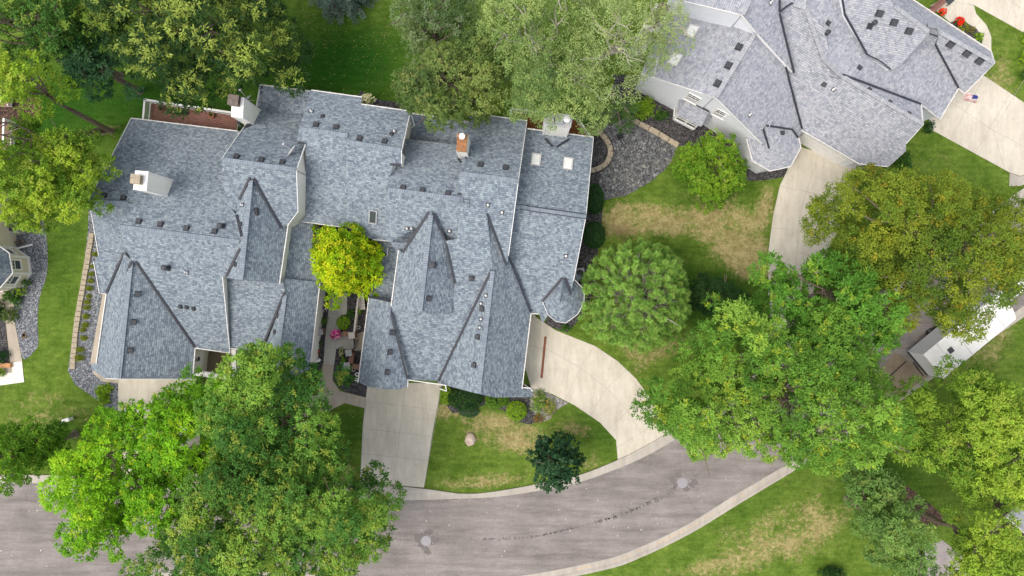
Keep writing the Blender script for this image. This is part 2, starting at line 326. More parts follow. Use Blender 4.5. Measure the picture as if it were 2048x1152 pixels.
# the lawn sheet carries per-vertex dryness (r), darker green areas (g) and bare soil (b)
gx = np.concatenate([[-900, -300, -120, -70], np.arange(-46, 46.01, 0.3), [70, 120, 300, 900]])
gy = np.concatenate([[-900, -300, -120, -50], np.arange(-27, 27.01, 0.3), [50, 120, 300, 900]])
X, Y = np.meshgrid(gx, gy); nx, ny = len(gx), len(gy)
verts = np.stack([X.ravel(), Y.ravel(), np.zeros(nx * ny)], 1)
def blobs(L):
    o = np.zeros(nx * ny); PX = verts[:, 0] * PPM + 1024; PY = 576 - verts[:, 1] * PPM
    for x, y, rx, ry, a, s in L:
        ca, sa = math.cos(math.radians(a)), math.sin(math.radians(a)); dx = PX - x; dy = PY - y
        u = (dx * ca + dy * sa) / rx; v = (-dx * sa + dy * ca) / ry; o = o + s * np.exp(-(u * u + v * v) * 0.9)
    return o
dry = blobs([(890, 810, 26, 30, 0, .3), (1000, 845, 60, 18, 0, .35), (1460, 480, 60, 40, 35, .3), (700, 830, 22, 14, 0, .5), (690, 940, 20, 40, 0, .3), (1250, 440, 70, 45, 0, .35), (1330, 430, 90, 40, 10, .35), (1450, 470, 80, 70, 30, .35), (1500, 430, 60, 70, 0, .3), (960, 900, 120, 70, 0, .2), (1540, 1090, 160, 70, -15, .2), (60, 800, 160, 60, 10, .2), (1230, 455, 45, 30, 0, .7), (1300, 435, 60, 22, 12, .9), (1390, 445, 60, 20, 5, .8), (1445, 450, 40, 26, 40, .75), (1490, 500, 55, 32, 50, .9), (1500, 540, 40, 25, 0, .7), (1400, 385, 60, 16, -5, .28),
    (1530, 415, 16, 55, 8, .6), (1390, 560, 45, 25, 0, .3), (1330, 700, 90, 28, -25, .75), (1250, 690, 30, 20, 30, .6), (960, 835, 60, 20, 5, .45), (900, 820, 30, 16, 0, .45), (1040, 885, 42, 25, 0, .8), (960, 870, 28, 30, 60, .35),
    (945, 965, 70, 16, -4, .5), (900, 970, 30, 20, 0, .35), (1030, 960, 60, 16, -8, .4), (1180, 925, 40, 20, -20, .65), (1150, 850, 40, 22, 30, .45), (1100, 860, 60, 14, 0, .4), (1090, 900, 70, 50, 0, .15), (700, 915, 30, 60, 0, .12), (705, 950, 20, 25, 0, .5),
    (1540, 1050, 150, 60, -25, .38), (1560, 1100, 120, 40, -10, .25), (1400, 1140, 120, 25, -12, .35), (1650, 1040, 60, 60, 0, .35), (1740, 1010, 40, 60, 0, .2), (1980, 690, 60, 55, 0, .55), (1900, 760, 70, 30, -30, .45), (2020, 620, 30, 40, 0, .6), (1800, 620, 200, 120, 0, .2),
    (60, 840, 60, 22, 0, .5), (170, 830, 60, 24, 20, .3), (30, 870, 30, 20, 0, .35), (60, 800, 60, 16, 0, .25), (100, 640, 16, 60, 8, .12), (1980, 190, 60, 45, 50, .75), (2010, 130, 22, 60, -20, .45), (2000, 60, 60, 25, 35, .4),
    (1880, 310, 60, 22, 30, .4), (1840, 330, 40, 20, 20, .35), (620, 60, 40, 60, 0, .25), (640, 20, 90, 20, 0, .2), (760, 60, 24, 60, 0, .22), (740, 190, 20, 12, 0, .2), (210, 262, 26, 20, 0, .6), (1000, 100, 300, 150, 0, .2), (1750, 900, 80, 60, 0, .2)])
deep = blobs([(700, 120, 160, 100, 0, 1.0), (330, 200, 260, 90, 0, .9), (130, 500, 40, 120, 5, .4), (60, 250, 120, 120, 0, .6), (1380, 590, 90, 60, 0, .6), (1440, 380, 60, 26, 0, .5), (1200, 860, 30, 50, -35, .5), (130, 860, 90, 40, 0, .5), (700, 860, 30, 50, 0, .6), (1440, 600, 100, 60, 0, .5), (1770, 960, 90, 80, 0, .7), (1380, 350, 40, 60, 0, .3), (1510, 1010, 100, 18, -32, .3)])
soil = blobs([(1240, 470, 26, 18, 0, .8), (665, 910, 16, 14, 0, .9), (1400, 790, 30, 20, 0, .6), (1800, 1010, 80, 34, 30, .9), (1060, 120, 200, 90, 0, .8), (850, 200, 60, 40, 0, .5), (90, 170, 60, 60, 0, .5), (1830, 900, 60, 40, 0, .4)])
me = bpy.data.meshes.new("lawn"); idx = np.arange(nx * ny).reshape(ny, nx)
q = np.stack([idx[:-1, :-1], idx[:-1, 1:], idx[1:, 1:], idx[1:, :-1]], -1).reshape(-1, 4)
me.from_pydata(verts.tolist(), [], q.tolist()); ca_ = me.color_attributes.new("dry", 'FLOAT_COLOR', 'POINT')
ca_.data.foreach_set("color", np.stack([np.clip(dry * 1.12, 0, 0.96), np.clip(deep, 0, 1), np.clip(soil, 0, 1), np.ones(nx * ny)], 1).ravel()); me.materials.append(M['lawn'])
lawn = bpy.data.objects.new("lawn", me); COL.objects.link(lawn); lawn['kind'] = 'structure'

UP = [(-80, 966), (0, 966), (129, 968), (400, 985), (600, 997), (797, 1000), (900, 998), (998, 993), (1090, 979), (1163, 963), (1222, 942), (1280, 918), (1346, 881), (1433, 822), (1565, 737), (1696, 650), (1830, 560), (1940, 476), (2060, 392), (2200, 290)]
UPI = [(-80, 949), (0, 949), (129, 951), (400, 967), (600, 970), (720, 966), (847, 977), (929, 987), (999, 981), (1087, 965), (1160, 949), (1234, 920), (1290, 892), (1330, 868), (1420, 806), (1552, 721), (1683, 634), (1817, 544), (1927, 460), (2047, 376), (2190, 272)]
LO = [(-80, 1190), (150, 1178), (250, 1153), (400, 1143), (550, 1143), (700, 1156), (880, 1164), (1047, 1151), (1210, 1119), (1271, 1098), (1332, 1071), (1389, 1041), (1465, 993), (1523, 959), (1620, 900), (1786, 790), (1850, 745), (2030, 624), (2120, 560), (2250, 470)]
LOI = [(-80, 1206), (155, 1194), (254, 1169), (402, 1159), (550, 1160), (700, 1173), (880, 1181), (1060, 1167), (1217, 1137), (1279, 1115), (1340, 1087), (1398, 1056), (1474, 1009), (1534, 973), (1630, 914), (1796, 804), (1860, 759), (2040, 638), (2130, 574), (2260, 484)]
up = smooth_pts([W(*p)[:2] for p in UP], 6); lo = smooth_pts([W(*p)[:2] for p in LO], 6)
mb = MB(); pl = [tuple(v) for v in lo] + [tuple(v) for v in up[::-1]]
for tri in tessellate_polygon([[Vector((a, b, 0)) for a, b in pl]]):
    t3 = [pl[i] for i in tri]
    if area(t3) < 0: t3 = t3[::-1]
    mb.face([(x, y, 0.008) for x, y in t3])
tag(mb.build("road", M['asphalt']), kind='structure')
def resample(P, n):
    P = [Vector(p[:2]) for p in P]; L = [0]
    for i in range(1, len(P)): L.append(L[-1] + (P[i] - P[i - 1]).length)
    out = []; j = 0
    for k in range(n):
        s = L[-1] * k / (n - 1)
        while j < len(P) - 2 and L[j + 1] < s: j += 1
        out.append(P[j].lerp(P[j + 1], (s - L[j]) / max(1e-6, L[j + 1] - L[j])))
    return out
def kerb(A, B, name):
    """A: asphalt side, B: lawn side; rolled kerb with joints and faint utility-paint marks"""
    a = resample(smooth_pts([W(*p)[:2] for p in A], 6), 140); b = resample(smooth_pts([W(*p)[:2] for p in B], 6), 140)
    prof = [(-0.03, -0.02), (0.0, 0.02), (0.55, 0.03), (0.78, 0.10), (1.0, 0.11), (1.0, -0.02)]; mb = MB()
    for i in range(139):
        for (s0, z0), (s1, z1) in zip(prof[:-1], prof[1:]):
            p = [a[i].lerp(b[i], s0), a[i + 1].lerp(b[i + 1], s0), a[i + 1].lerp(b[i + 1], s1), a[i].lerp(b[i], s1)]
            mb.face([(p[0].x, p[0].y, z0), (p[1].x, p[1].y, z0), (p[2].x, p[2].y, z1), (p[3].x, p[3].y, z1)])
        if i % 5 == 0:
            d = (a[i + 1] - a[i]).normalized() * 0.02
            for (s0, z0), (s1, z1) in zip(prof[1:4], prof[2:5]):
                p = a[i].lerp(b[i], s0); r = a[i].lerp(b[i], s1)
                mb.face([(p.x - d.x, p.y - d.y, z0 + .004), (p.x + d.x, p.y + d.y, z0 + .004), (r.x + d.x, r.y + d.y, z1 + .004), (r.x - d.x, r.y - d.y, z1 + .004)], 1)
    o = mb.build(name, [M['concrete2'], M['joint']]); o['kind'] = 'structure'; return o
kerb(UP, UPI, "kerb"); kerb(LO, LOI, "kerb")
# orange utility paint along the lower kerb
random.seed(5); mb = MB()
pl_ = resample(smooth_pts([W(*p)[:2] for p in LO], 6), 400); pi_ = resample(smooth_pts([W(*p)[:2] for p in LOI], 6), 400)
for k in range(190, 262):
    if random.random() < 0.5:
        c = pl_[k].lerp(pi_[k], 0.3 + random.random() * 0.12); d = (pl_[k + 1] - pl_[k]).normalized(); a = math.atan2(d.y, d.x) + random.uniform(-.15, .15)
        mb.box((c.x, c.y, 0.031), random.uniform(.1, .3), random.uniform(.02, .045), 0.003, a)
tag(mb.build("kerb_paint", plain("faded_orange_paint", (0.62, 0.34, 0.12), 0.9, 0.3, 9)), kind='structure')
# sealed cracks and patches in the asphalt
mb = MB(); random.seed(11)
M['tar'] = plain("tar_sealed_crack", (0.145, 0.128, 0.125), 0.85, 0.35, 4)
t = NT("asphalt_patch", 0.92, 0.2); t.color(t.mix(t.ramp(t.noise(t.geo(), 3, 6, .8), [(0.3, (0, 0, 0)), (0.7, (1, 1, 1))]), (0.11, 0.098, 0.095), (0.18, 0.163, 0.155))); M['patch'] = t.m
def crack(pts, w, z=0.012, jit=2.2, gap=0.0, m=0):
    P = smooth_pts([Vector(p) for p in pts], 26); prev = None
    for i, p in enumerate(P):
        ww = w * random.uniform(0.25, 1.4) / 25 * 1.0
        d = (P[min(i + 1, len(P) - 1)] - P[max(i - 1, 0)]).normalized(); n = Vector((-d.y, d.x)); q = p + n * random.gauss(0, jit * 0.3)
        A = W(q.x + n.x * ww * 12, q.y + n.y * ww * 12, 0); B = W(q.x - n.x * ww * 12, q.y - n.y * ww * 12, 0)
        if prev and random.random() > gap: mb.face([(prev[0].x, prev[0].y, z), (prev[1].x, prev[1].y, z), (B.x, B.y, z), (A.x, A.y, z)][::-1], m)
        prev = (A, B)
crack([(770, 1077), (830, 1080), (846, 1082)], 3.2, gap=.15); crack([(872, 1082), (900, 1078), (960, 1080), (1040, 1077), (1120, 1063), (1200, 1042), (1260, 1022), (1330, 985), (1356, 970)], 1.8, gap=.35)
crack([(940, 1077), (1020, 1076), (1080, 1070), (1150, 1054)], 4.5, gap=.5, m=1); crack([(1190, 1045), (1250, 1026), (1330, 992), (1352, 975)], 9, gap=.35, m=1)
crack([(1376, 962), (1420, 930), (1480, 890), (1560, 840)], 2.6, gap=.3); crack([(1362, 956), (1362, 935), (1357, 920)], 1.0, gap=.4); crack([(1372, 988), (1385, 1010), (1402, 1032)], 1.4, gap=.2)
crack([(990, 1012), (1060, 1010), (1130, 996), (1200, 975), (1260, 955)], 0.9, gap=.5); crack([(850, 1000), (1000, 996), (1150, 970), (1250, 935), (1330, 895)], 1.6, gap=.55)
crack([(1030, 1120), (1090, 1110), (1180, 1090)], 1.1, gap=.5); crack([(848, 1092), (849, 1120), (848, 1150)], .9, gap=.4); crack([(0, 1062), (60, 1050), (140, 1030)], 1.0, gap=.6); crack([(20, 1000), (90, 992), (130, 1000)], 0.9, gap=.6)
for cx, cy, n in ((852, 1082, 9), (1365, 966, 6)):
    for k in range(n):
        a = k * 2 * math.pi / n + random.random(); r = random.uniform(14, 26)
        c = W(cx + r * math.cos(a), cy + r * .8 * math.sin(a)); q = []
        for j in range(9):
            b = 2 * math.pi * j / 9; rr = random.uniform(.12, .34); q.append((c.x + rr * 1.4 * math.cos(b), c.y + rr * math.sin(b), 0.0105 + k * 0.0003))
        mb.face(q, 1)
for k in range(26):   # darker worn blotches towards the right kerb
    s = random.random(); x = 1290 + s * 190 + random.gauss(0, 25); y = 1085 - s * 130 + random.gauss(0, 16) - 14; c = W(x, y); q = []
    for j in range(11):
        b = 2 * math.pi * j / 11; rr = random.uniform(.12, .5); q.append((c.x + rr * 1.6 * math.cos(b + .5), c.y + rr * .6 * math.sin(b), 0.0098 + k * .0001))
    #mb.face(q, 1)
tag(mb.build("road_cracks", [M['tar'], M['patch']]), kind='structure')
mb = MB()      # little pale litter specks and leaves
for k in range(70):
    x = random.uniform(0, 1480); f = random.random()
    if x < 300: y = random.uniform(985, 1140)
    elif x < 780: continue
    else: y = 1015 + f * 110 - max(0, x - 1000) * 0.22
    c = W(x, y); mb.box((c.x, c.y, 0.009), random.uniform(.03, .09), random.uniform(.03, .07), 0.012, random.random() * 3)
tag(mb.build("road_litter", plain("pale_litter", (0.7, 0.68, 0.64), 0.9)), kind='stuff')

# driveways, walks, beds
Z1, Z2, Z3 = 0.024, 0.034, 0.044
flat("driveway", [(735, 766), (884, 766), (866, 860), (848, 975), (720, 965), (726, 850)], Z1, M['concrete'],
     joints=[((812, 768), (786, 970)), ((732, 802), (880, 821)), ((729, 857), (866, 873)), ((724, 907), (857, 921)), ((735, 768), (720, 964)), ((884, 770), (848, 974))])
flat("driveway", [(1050, 600), (1072, 634), (1110, 660), (1150, 676), (1190, 692), (1235, 722), (1272, 757), (1310, 810), (1345, 872), (1290, 899), (1236, 924), (1232, 880), (1200, 845), (1150, 811), (1105, 788), (1062, 775), (1040, 700)], Z1, M['concrete'],
     joints=[((1055, 690), (1098, 700)), ((1098, 700), (1160, 735)), ((1160, 735), (1215, 778)), ((1215, 778), (1262, 830)), ((1262, 830), (1292, 888)), ((1186, 695), (1160, 738)), ((1160, 738), (1134, 792)), ((1253, 738), (1212, 778)), ((1212, 778), (1180, 832)), ((1290, 790), (1256, 822)), ((1256, 822), (1216, 860)), ((1326, 838), (1290, 860)), ((1290, 860), (1234, 895)), ((1260, 757), (1300, 800))])
flat("driveway", [(1571, 285), (1720, 330), (1704, 360), (1696, 430), (1665, 480), (1640, 545), (1625, 600), (1620, 690), (1535, 730), (1536, 600), (1537, 500), (1546, 430), (1560, 370), (1575, 340)], Z1, M['concrete'],
     joints=[((1640, 300), (1600, 420)), ((1600, 420), (1590, 560)), ((1560, 372), (1690, 400)), ((1542, 455), (1680, 470)), ((1538, 530), (1650, 545))])
flat("driveway", [(1862, 200), (1935, 150), (1968, 152), (2100, 240), (2100, 330), (2040, 352), (2019, 345), (1856, 256)], Z1, M['concrete'],
     joints=[((1902, 205), (1985, 260)), ((1985, 260), (2060, 300)), ((1965, 160), (1900, 280)), ((2018, 190), (1950, 305)), ((1990, 255), (2048, 160)), ((1985, 258), (2010, 340))])
flat("driveway", [(1949, 11), (2048, 66), (2130, 110), (2130, -60), (1930, -60), (1925, 2)], Z1, M['concrete'], joints=[((1985, -20), (2048, 20)), ((2030, -10), (2010, 45))])
flat("driveway", [(237, 757), (330, 752), (400, 757), (400, 968), (236, 966)], Z1, M['concrete'], joints=[((238, 800), (400, 803)), ((314, 757), (312, 960)), ((237, 860), (400, 862))])
flat("driveway", [(2040, 372), (2018, 372), (2019, 346), (2040, 353), (2100, 330), (2120, 340)], Z1 + .004, M['concrete2'])
flat("driveway", [(1850, 1095), (1884, 1080), (1925, 1112), (1960, 1180), (1900, 1260), (1830, 1190)], Z1, concrete("grey_drive_concrete", (.25, .225, .22), (.33, .30, .295), (.2, .17, .16)), joints=[((1872, 1107), (1895, 1088)), ((1905, 1150), (1930, 1120)), ((1853, 1097), (1930, 1210))])
flat("driveway", [(1722, 790), (1790, 704), (1836, 735), (1862, 752), (1788, 800)], 0.03, M['concreteb'], joints=[((1826, 725), (1846, 752)), ((1812, 722), (1760, 770))], jw=.1, jm=M['black'])
# walk by the centre garden
C3 = M['concrete3']; M['walk'] = concrete("smooth_grey_walk", (0.40, 0.385, 0.34), (0.48, 0.465, 0.42))
flat("walk", [(662, 585), (695, 586), (694, 612), (694, 629), (682, 630), (680, 664), (706, 668), (708, 699), (673, 697), (668, 730), (647, 728), (652, 662)], Z2, M['walk'],
     joints=[((658, 627), (692, 629)), ((654, 660), (680, 661)), ((651, 695), (704, 700)), ((663, 598), (694, 602)), ((687, 668), (686, 698)), ((672, 664), (671, 697))])
flat("walk", [(646, 728), (668, 729), (665, 760), (680, 782), (732, 795), (732, 817), (690, 806), (640, 830), (560, 840), (560, 800), (636, 790)], Z2 - .004, C3, joints=[((697, 790), (696, 805)), ((650, 760), (666, 762)), ((655, 785), (675, 780))])
flat("walk", [(712, 668), (735, 660), (728, 700), (708, 702)], Z2, C3)
flat("walk", [(1869, -40), (1880, 0), (1860, 12), (1900, 45), (1923, 40), (1953, 58), (1963, 74), (1964, 100), (1982, 104), (1982, 74), (1973, 51), (1952, 28), (1947, 11), (1925, 2), (1925, -40)], Z2, M['concrete'],
     joints=[((1914, 0), (1900, 35)), ((1935, 10), (1925, 38)), ((1962, 38), (1948, 54)), ((1982, 66), (1962, 72)), ((1900, 2), (1947, 12))])
flat("walk", [(-40, 560), (-40, 607), (9, 617), (21, 727), (-2, 728), (-40, 730), (-40, 776), (0, 770), (49, 764), (45, 722), (30, 645), (28, 607), (10, 585)], Z2, C3, joints=[((14, 664), (34, 662)), ((18, 694), (39, 692)), ((10, 617), (28, 607))])
flat("walk", [(23, 725), (44, 723), (49, 764), (-30, 775), (-30, 750), (26, 745)], Z3, M['concretew'], joints=[((28, 744), (30, 766))])
flat("walk", [(206, 588), (214, 588), (198, 722), (210, 745), (238, 750), (238, 767), (206, 763), (188, 748), (181, 724)], Z2, C3, joints=[((204, 610), (212, 611)), ((196, 650), (206, 651)), ((189, 690), (200, 691)), ((184, 715), (196, 718))])
flat("patio", [(396, 690), (470, 690), (470, 745), (388, 745)], Z2, M['concreteb'])
# planting beds
flat("gravel_bed", [(70, 430), (87, 443), (94, 481), (94, 547), (80, 593), (75, 640), (77, 682), (70, 701), (45, 716), (30, 640), (28, 600), (10, 560), (0, 500), (20, 430)], 0.012, M['gravel'], smooth=4)
flat("gravel_bed", [(-40, 595), (8, 612), (20, 730), (-40, 740)], 0.013, M['graveld'])
flat("gravel_bed", [(178, 400), (176, 462), (164, 560), (148, 655), (136, 742), (150, 769), (188, 795), (236, 836), (240, 757), (210, 700), (225, 600), (212, 420)], 0.012, M['gravel'])
flat("gravel_bed", [(1180, 330), (1208, 345), (1215, 385), (1206, 399), (1204, 440), (1196, 500), (1188, 560), (1175, 620), (1135, 665), (1090, 650), (1120, 560), (1150, 400)], 0.012, M['graveld'])
flat("gravel_bed", [(1170, 250), (1240, 150), (1300, 160), (1340, 282), (1350, 304), (1335, 333), (1302, 362), (1251, 391), (1206, 399), (1195, 380), (1200, 340), (1150, 330)], 0.014, M['graveld'])
flat("gravel_bed", [(1225, 150), (1256, 228), (1356, 290), (1400, 322), (1495, 362), (1528, 361), (1573, 353), (1578, 300), (1500, 240), (1300, 150)], 0.018, M['graveld'])
flat("gravel_bed", [(626, 440), (775, 470), (775, 520), (740, 660), (736, 772), (733, 795), (694, 785), (677, 775), (664, 752), (672, 700), (706, 700), (708, 668), (640, 740), (624, 740), (640, 560)], 0.016, M['graveld'])
flat("gravel_bed", [(885, 766), (882, 796), (905, 826), (945, 822), (975, 806), (1010, 822), (1031, 842), (1058, 849), (1090, 838), (1060, 770)], 0.016, M['graveld'])
flat("gravel_bed", [(1062, 772), (1105, 790), (1137, 806), (1113, 820), (1100, 838), (1078, 846), (1060, 810)], 0.02, M['gravelp'])
flat("gravel_bed", [(722, 180), (740, 197), (800, 205), (830, 230), (830, 250), (700, 230)], 0.014, M['graveld'])
flat("gravel_bed", [(1880, 60), (1905, 42), (1923, 40), (1953, 58), (1963, 74), (1966, 96), (1950, 110)], 0.018, M['graveld'])
flat("mulch_bed", [(0, 190), (70, 196), (80, 235), (20, 250), (-40, 240), (-40, 180)], 0.014, M['mulch'], smooth=4)
flat("mulch_bed", [(1800, 965), (1850, 1000), (1885, 1035), (1865, 1055), (1820, 1025), (1795, 990)], 0.014, M['mulch'], smooth=4)
flat("mulch_bed", [(380, 745), (470, 748), (520, 790), (420, 790)], 0.014, M['mulch'], smooth=3)
# loose dry-laid stones
def stones(name, poly, n, rmin, rmax, palette, seed, z=0.02):
    r = random.Random(seed); P = [tuple(W(*p)[:2]) for p in poly]; xs = [p[0] for p in P]; ys = [p[1] for p in P]; V = []; F = []; C = []
    base = [(math.cos(a) * c, math.sin(a) * c, s) for s, c in ((-.5, .8), (.25, 1.0), (.8, .55)) for a in [2 * math.pi * k / 7 for k in range(7)]]
    pl = []; tries = 0
    while len(pl) < n and tries < n * 40:
        tries += 1; x = r.uniform(min(xs), max(xs)); y = r.uniform(min(ys), max(ys))
        if not inpoly(x, y, P): continue
        R = r.uniform(rmin, rmax)
        if any((x - a) ** 2 + (y - b) ** 2 < (0.72 * (R + c)) ** 2 for a, b, c in pl): continue
        pl.append((x, y, R))
    for x, y, R in pl:
        k0 = len(V); a = r.random() * 6.28; sx, sy, sz = R * r.uniform(.9, 1.4), R * r.uniform(.7, 1.1), R * r.uniform(.3, .6); tl = r.uniform(-.25, .25); col = palette[r.randrange(len(palette))]; k = r.uniform(.6, 1.35)
        for bx, by, bz in base:
            j = r.uniform(.75, 1.2); u, v = bx * sx * j, by * sy * j; V.append((x + u * math.cos(a) - v * math.sin(a), y + u * math.sin(a) + v * math.cos(a), z + bz * sz * j + u * tl * .5)); C += [col[0] * k, col[1] * k, col[2] * k, 1]
        for lv in (0, 7):
            for q_ in range(7): F.append((k0 + lv + q_, k0 + lv + (q_ + 1) % 7, k0 + lv + 7 + (q_ + 1) % 7, k0 + lv + 7 + q_))
        F.append(tuple(k0 + 14 + q_ for q_ in range(7)))
    me = bpy.data.meshes.new(name); me.from_pydata(V, [], F); a_ = me.color_attributes.new("tint", 'FLOAT_COLOR', 'POINT'); a_.data.foreach_set("color", C); me.materials.append(M['stone'])
    o = bpy.data.objects.new(name, me); COL.objects.link(o); return o
o = stones("river_rocks", [(1180, 240), (1240, 190), (1262, 236), (1352, 290), (1350, 304), (1335, 333), (1302, 362), (1251, 391), (1207, 398), (1196, 375), (1202, 346), (1222, 330), (1230, 300), (1222, 275), (1195, 256)], 3000, .06, .14, [(0.115, 0.12, 0.125), (0.15, 0.16, 0.16), (0.09, 0.09, 0.10), (0.19, 0.19, 0.175), (0.135, 0.135, 0.135)], 3)
tag(o, kind='stuff'); o['label'] = "dark angular river rocks covering the drainage bed beside the lawn"; o['category'] = "rocks"
o = stones("bed_pebbles", [(70, 445), (86, 455), (92, 500), (78, 600), (73, 660), (72, 690), (48, 708), (34, 640), (60, 560), (40, 480)], 1500, .03, .06, [(0.16, 0.17, 0.19), (0.3, 0.31, 0.33), (0.1, 0.11, 0.13)], 4, .015); tag(o, kind='stuff'); o['label'] = "blue grey pebbles beside the tan bay window"; o['category'] = "pebbles"
o = stones("bed_pebbles", [(150, 655), (140, 742), (152, 766), (190, 790), (234, 828), (234, 770), (205, 765), (183, 745), (180, 720), (192, 620), (172, 560)], 1500, .03, .06, [(0.14, 0.15, 0.17), (0.26, 0.27, 0.29), (0.09, 0.10, 0.12)], 6, .015); tag(o, kind='stuff'); o['label'] = "blue grey pebbles round the left garage corner"; o['category'] = "pebbles"
# block edging strips: real blocks laid end to end
def edging(name, L, w, h, blk, label, seed=1, mat=None):
    r = random.Random(seed); P = smooth_pts([W(*p)[:2] for p in L], 10); tot = sum((P[i + 1] - P[i]).length for i in range(len(P) - 1)); n = max(2, int(tot / blk)); Q = resample(P, n + 1); mb = MB()
    for i in range(n):
        a, b = Q[i], Q[i + 1]; d = b - a; c = (a + b) / 2; mb.box((c.x, c.y, 0.0), d.length - 0.02, w * r.uniform(.94, 1.05), h * r.uniform(.9, 1.08), math.atan2(d.y, d.x) + r.uniform(-.015, .015), taper=.96)
    return single(name, mb, mat or M['edging'], label, "edging")
edging("block_edging", [(185, 466), (176, 520), (168, 568), (159, 620), (152, 670), (146, 738)], .42, .14, .42, "long strip of tan blocks edging the gravel bed beside the left garage")
edging("block_edging", [(1180, 262), (1196, 264), (1212, 280), (1221, 302), (1214, 325), (1196, 338), (1178, 342)], .40, .22, .5, "curved tan block ring beside the rear deck corner", 2)
edging("block_edging", [(1238, 196), (1250, 226), (1275, 246), (1310, 264), (1356, 292)], .42, .18, .8, "tan block edging between river rocks and the pale house", 3)
flat("gravel_bed", [(1180, 268), (1195, 270), (1207, 284), (1215, 302), (1208, 321), (1194, 332), (1175, 336), (1150, 300)], 0.022, M['graveld'])

# fallen leaves scattered over the grass
mb = MB(); random.seed(77)
for k in range(500):
    if k < 300: x, y = random.gauss(690, 90), random.gauss(90, 60)
    elif k < 420: x, y = random.gauss(1800, 110), random.gauss(940, 70)
    elif k < 520: x, y = random.gauss(960, 60), random.gauss(900, 50)
    else: x, y = random.uniform(1240, 1540), random.uniform(400, 700)
    c = W(x, y); a_ = random.random() * 6.28; s_ = random.uniform(.025, .05); mb.face([(c.x + s_ * math.cos(a_ + q * 1.57) * (1 if q % 2 else .55), c.y + s_ * math.sin(a_ + q * 1.57) * (1 if q % 2 else .55), .012 + .004 * (q % 3)) for q in range(4)], random.randrange(3) % 2)
o = mb.build("fallen_leaves", [plain("yellow_fallen_leaf", (.42, .36, .08), .8, .3, 9), plain("brown_fallen_leaf", (.28, .17, .07), .8, .3, 9)]); tag(o, "tiny yellow and brown leaves scattered on the lawns", "fallen leaves", None, 'stuff')
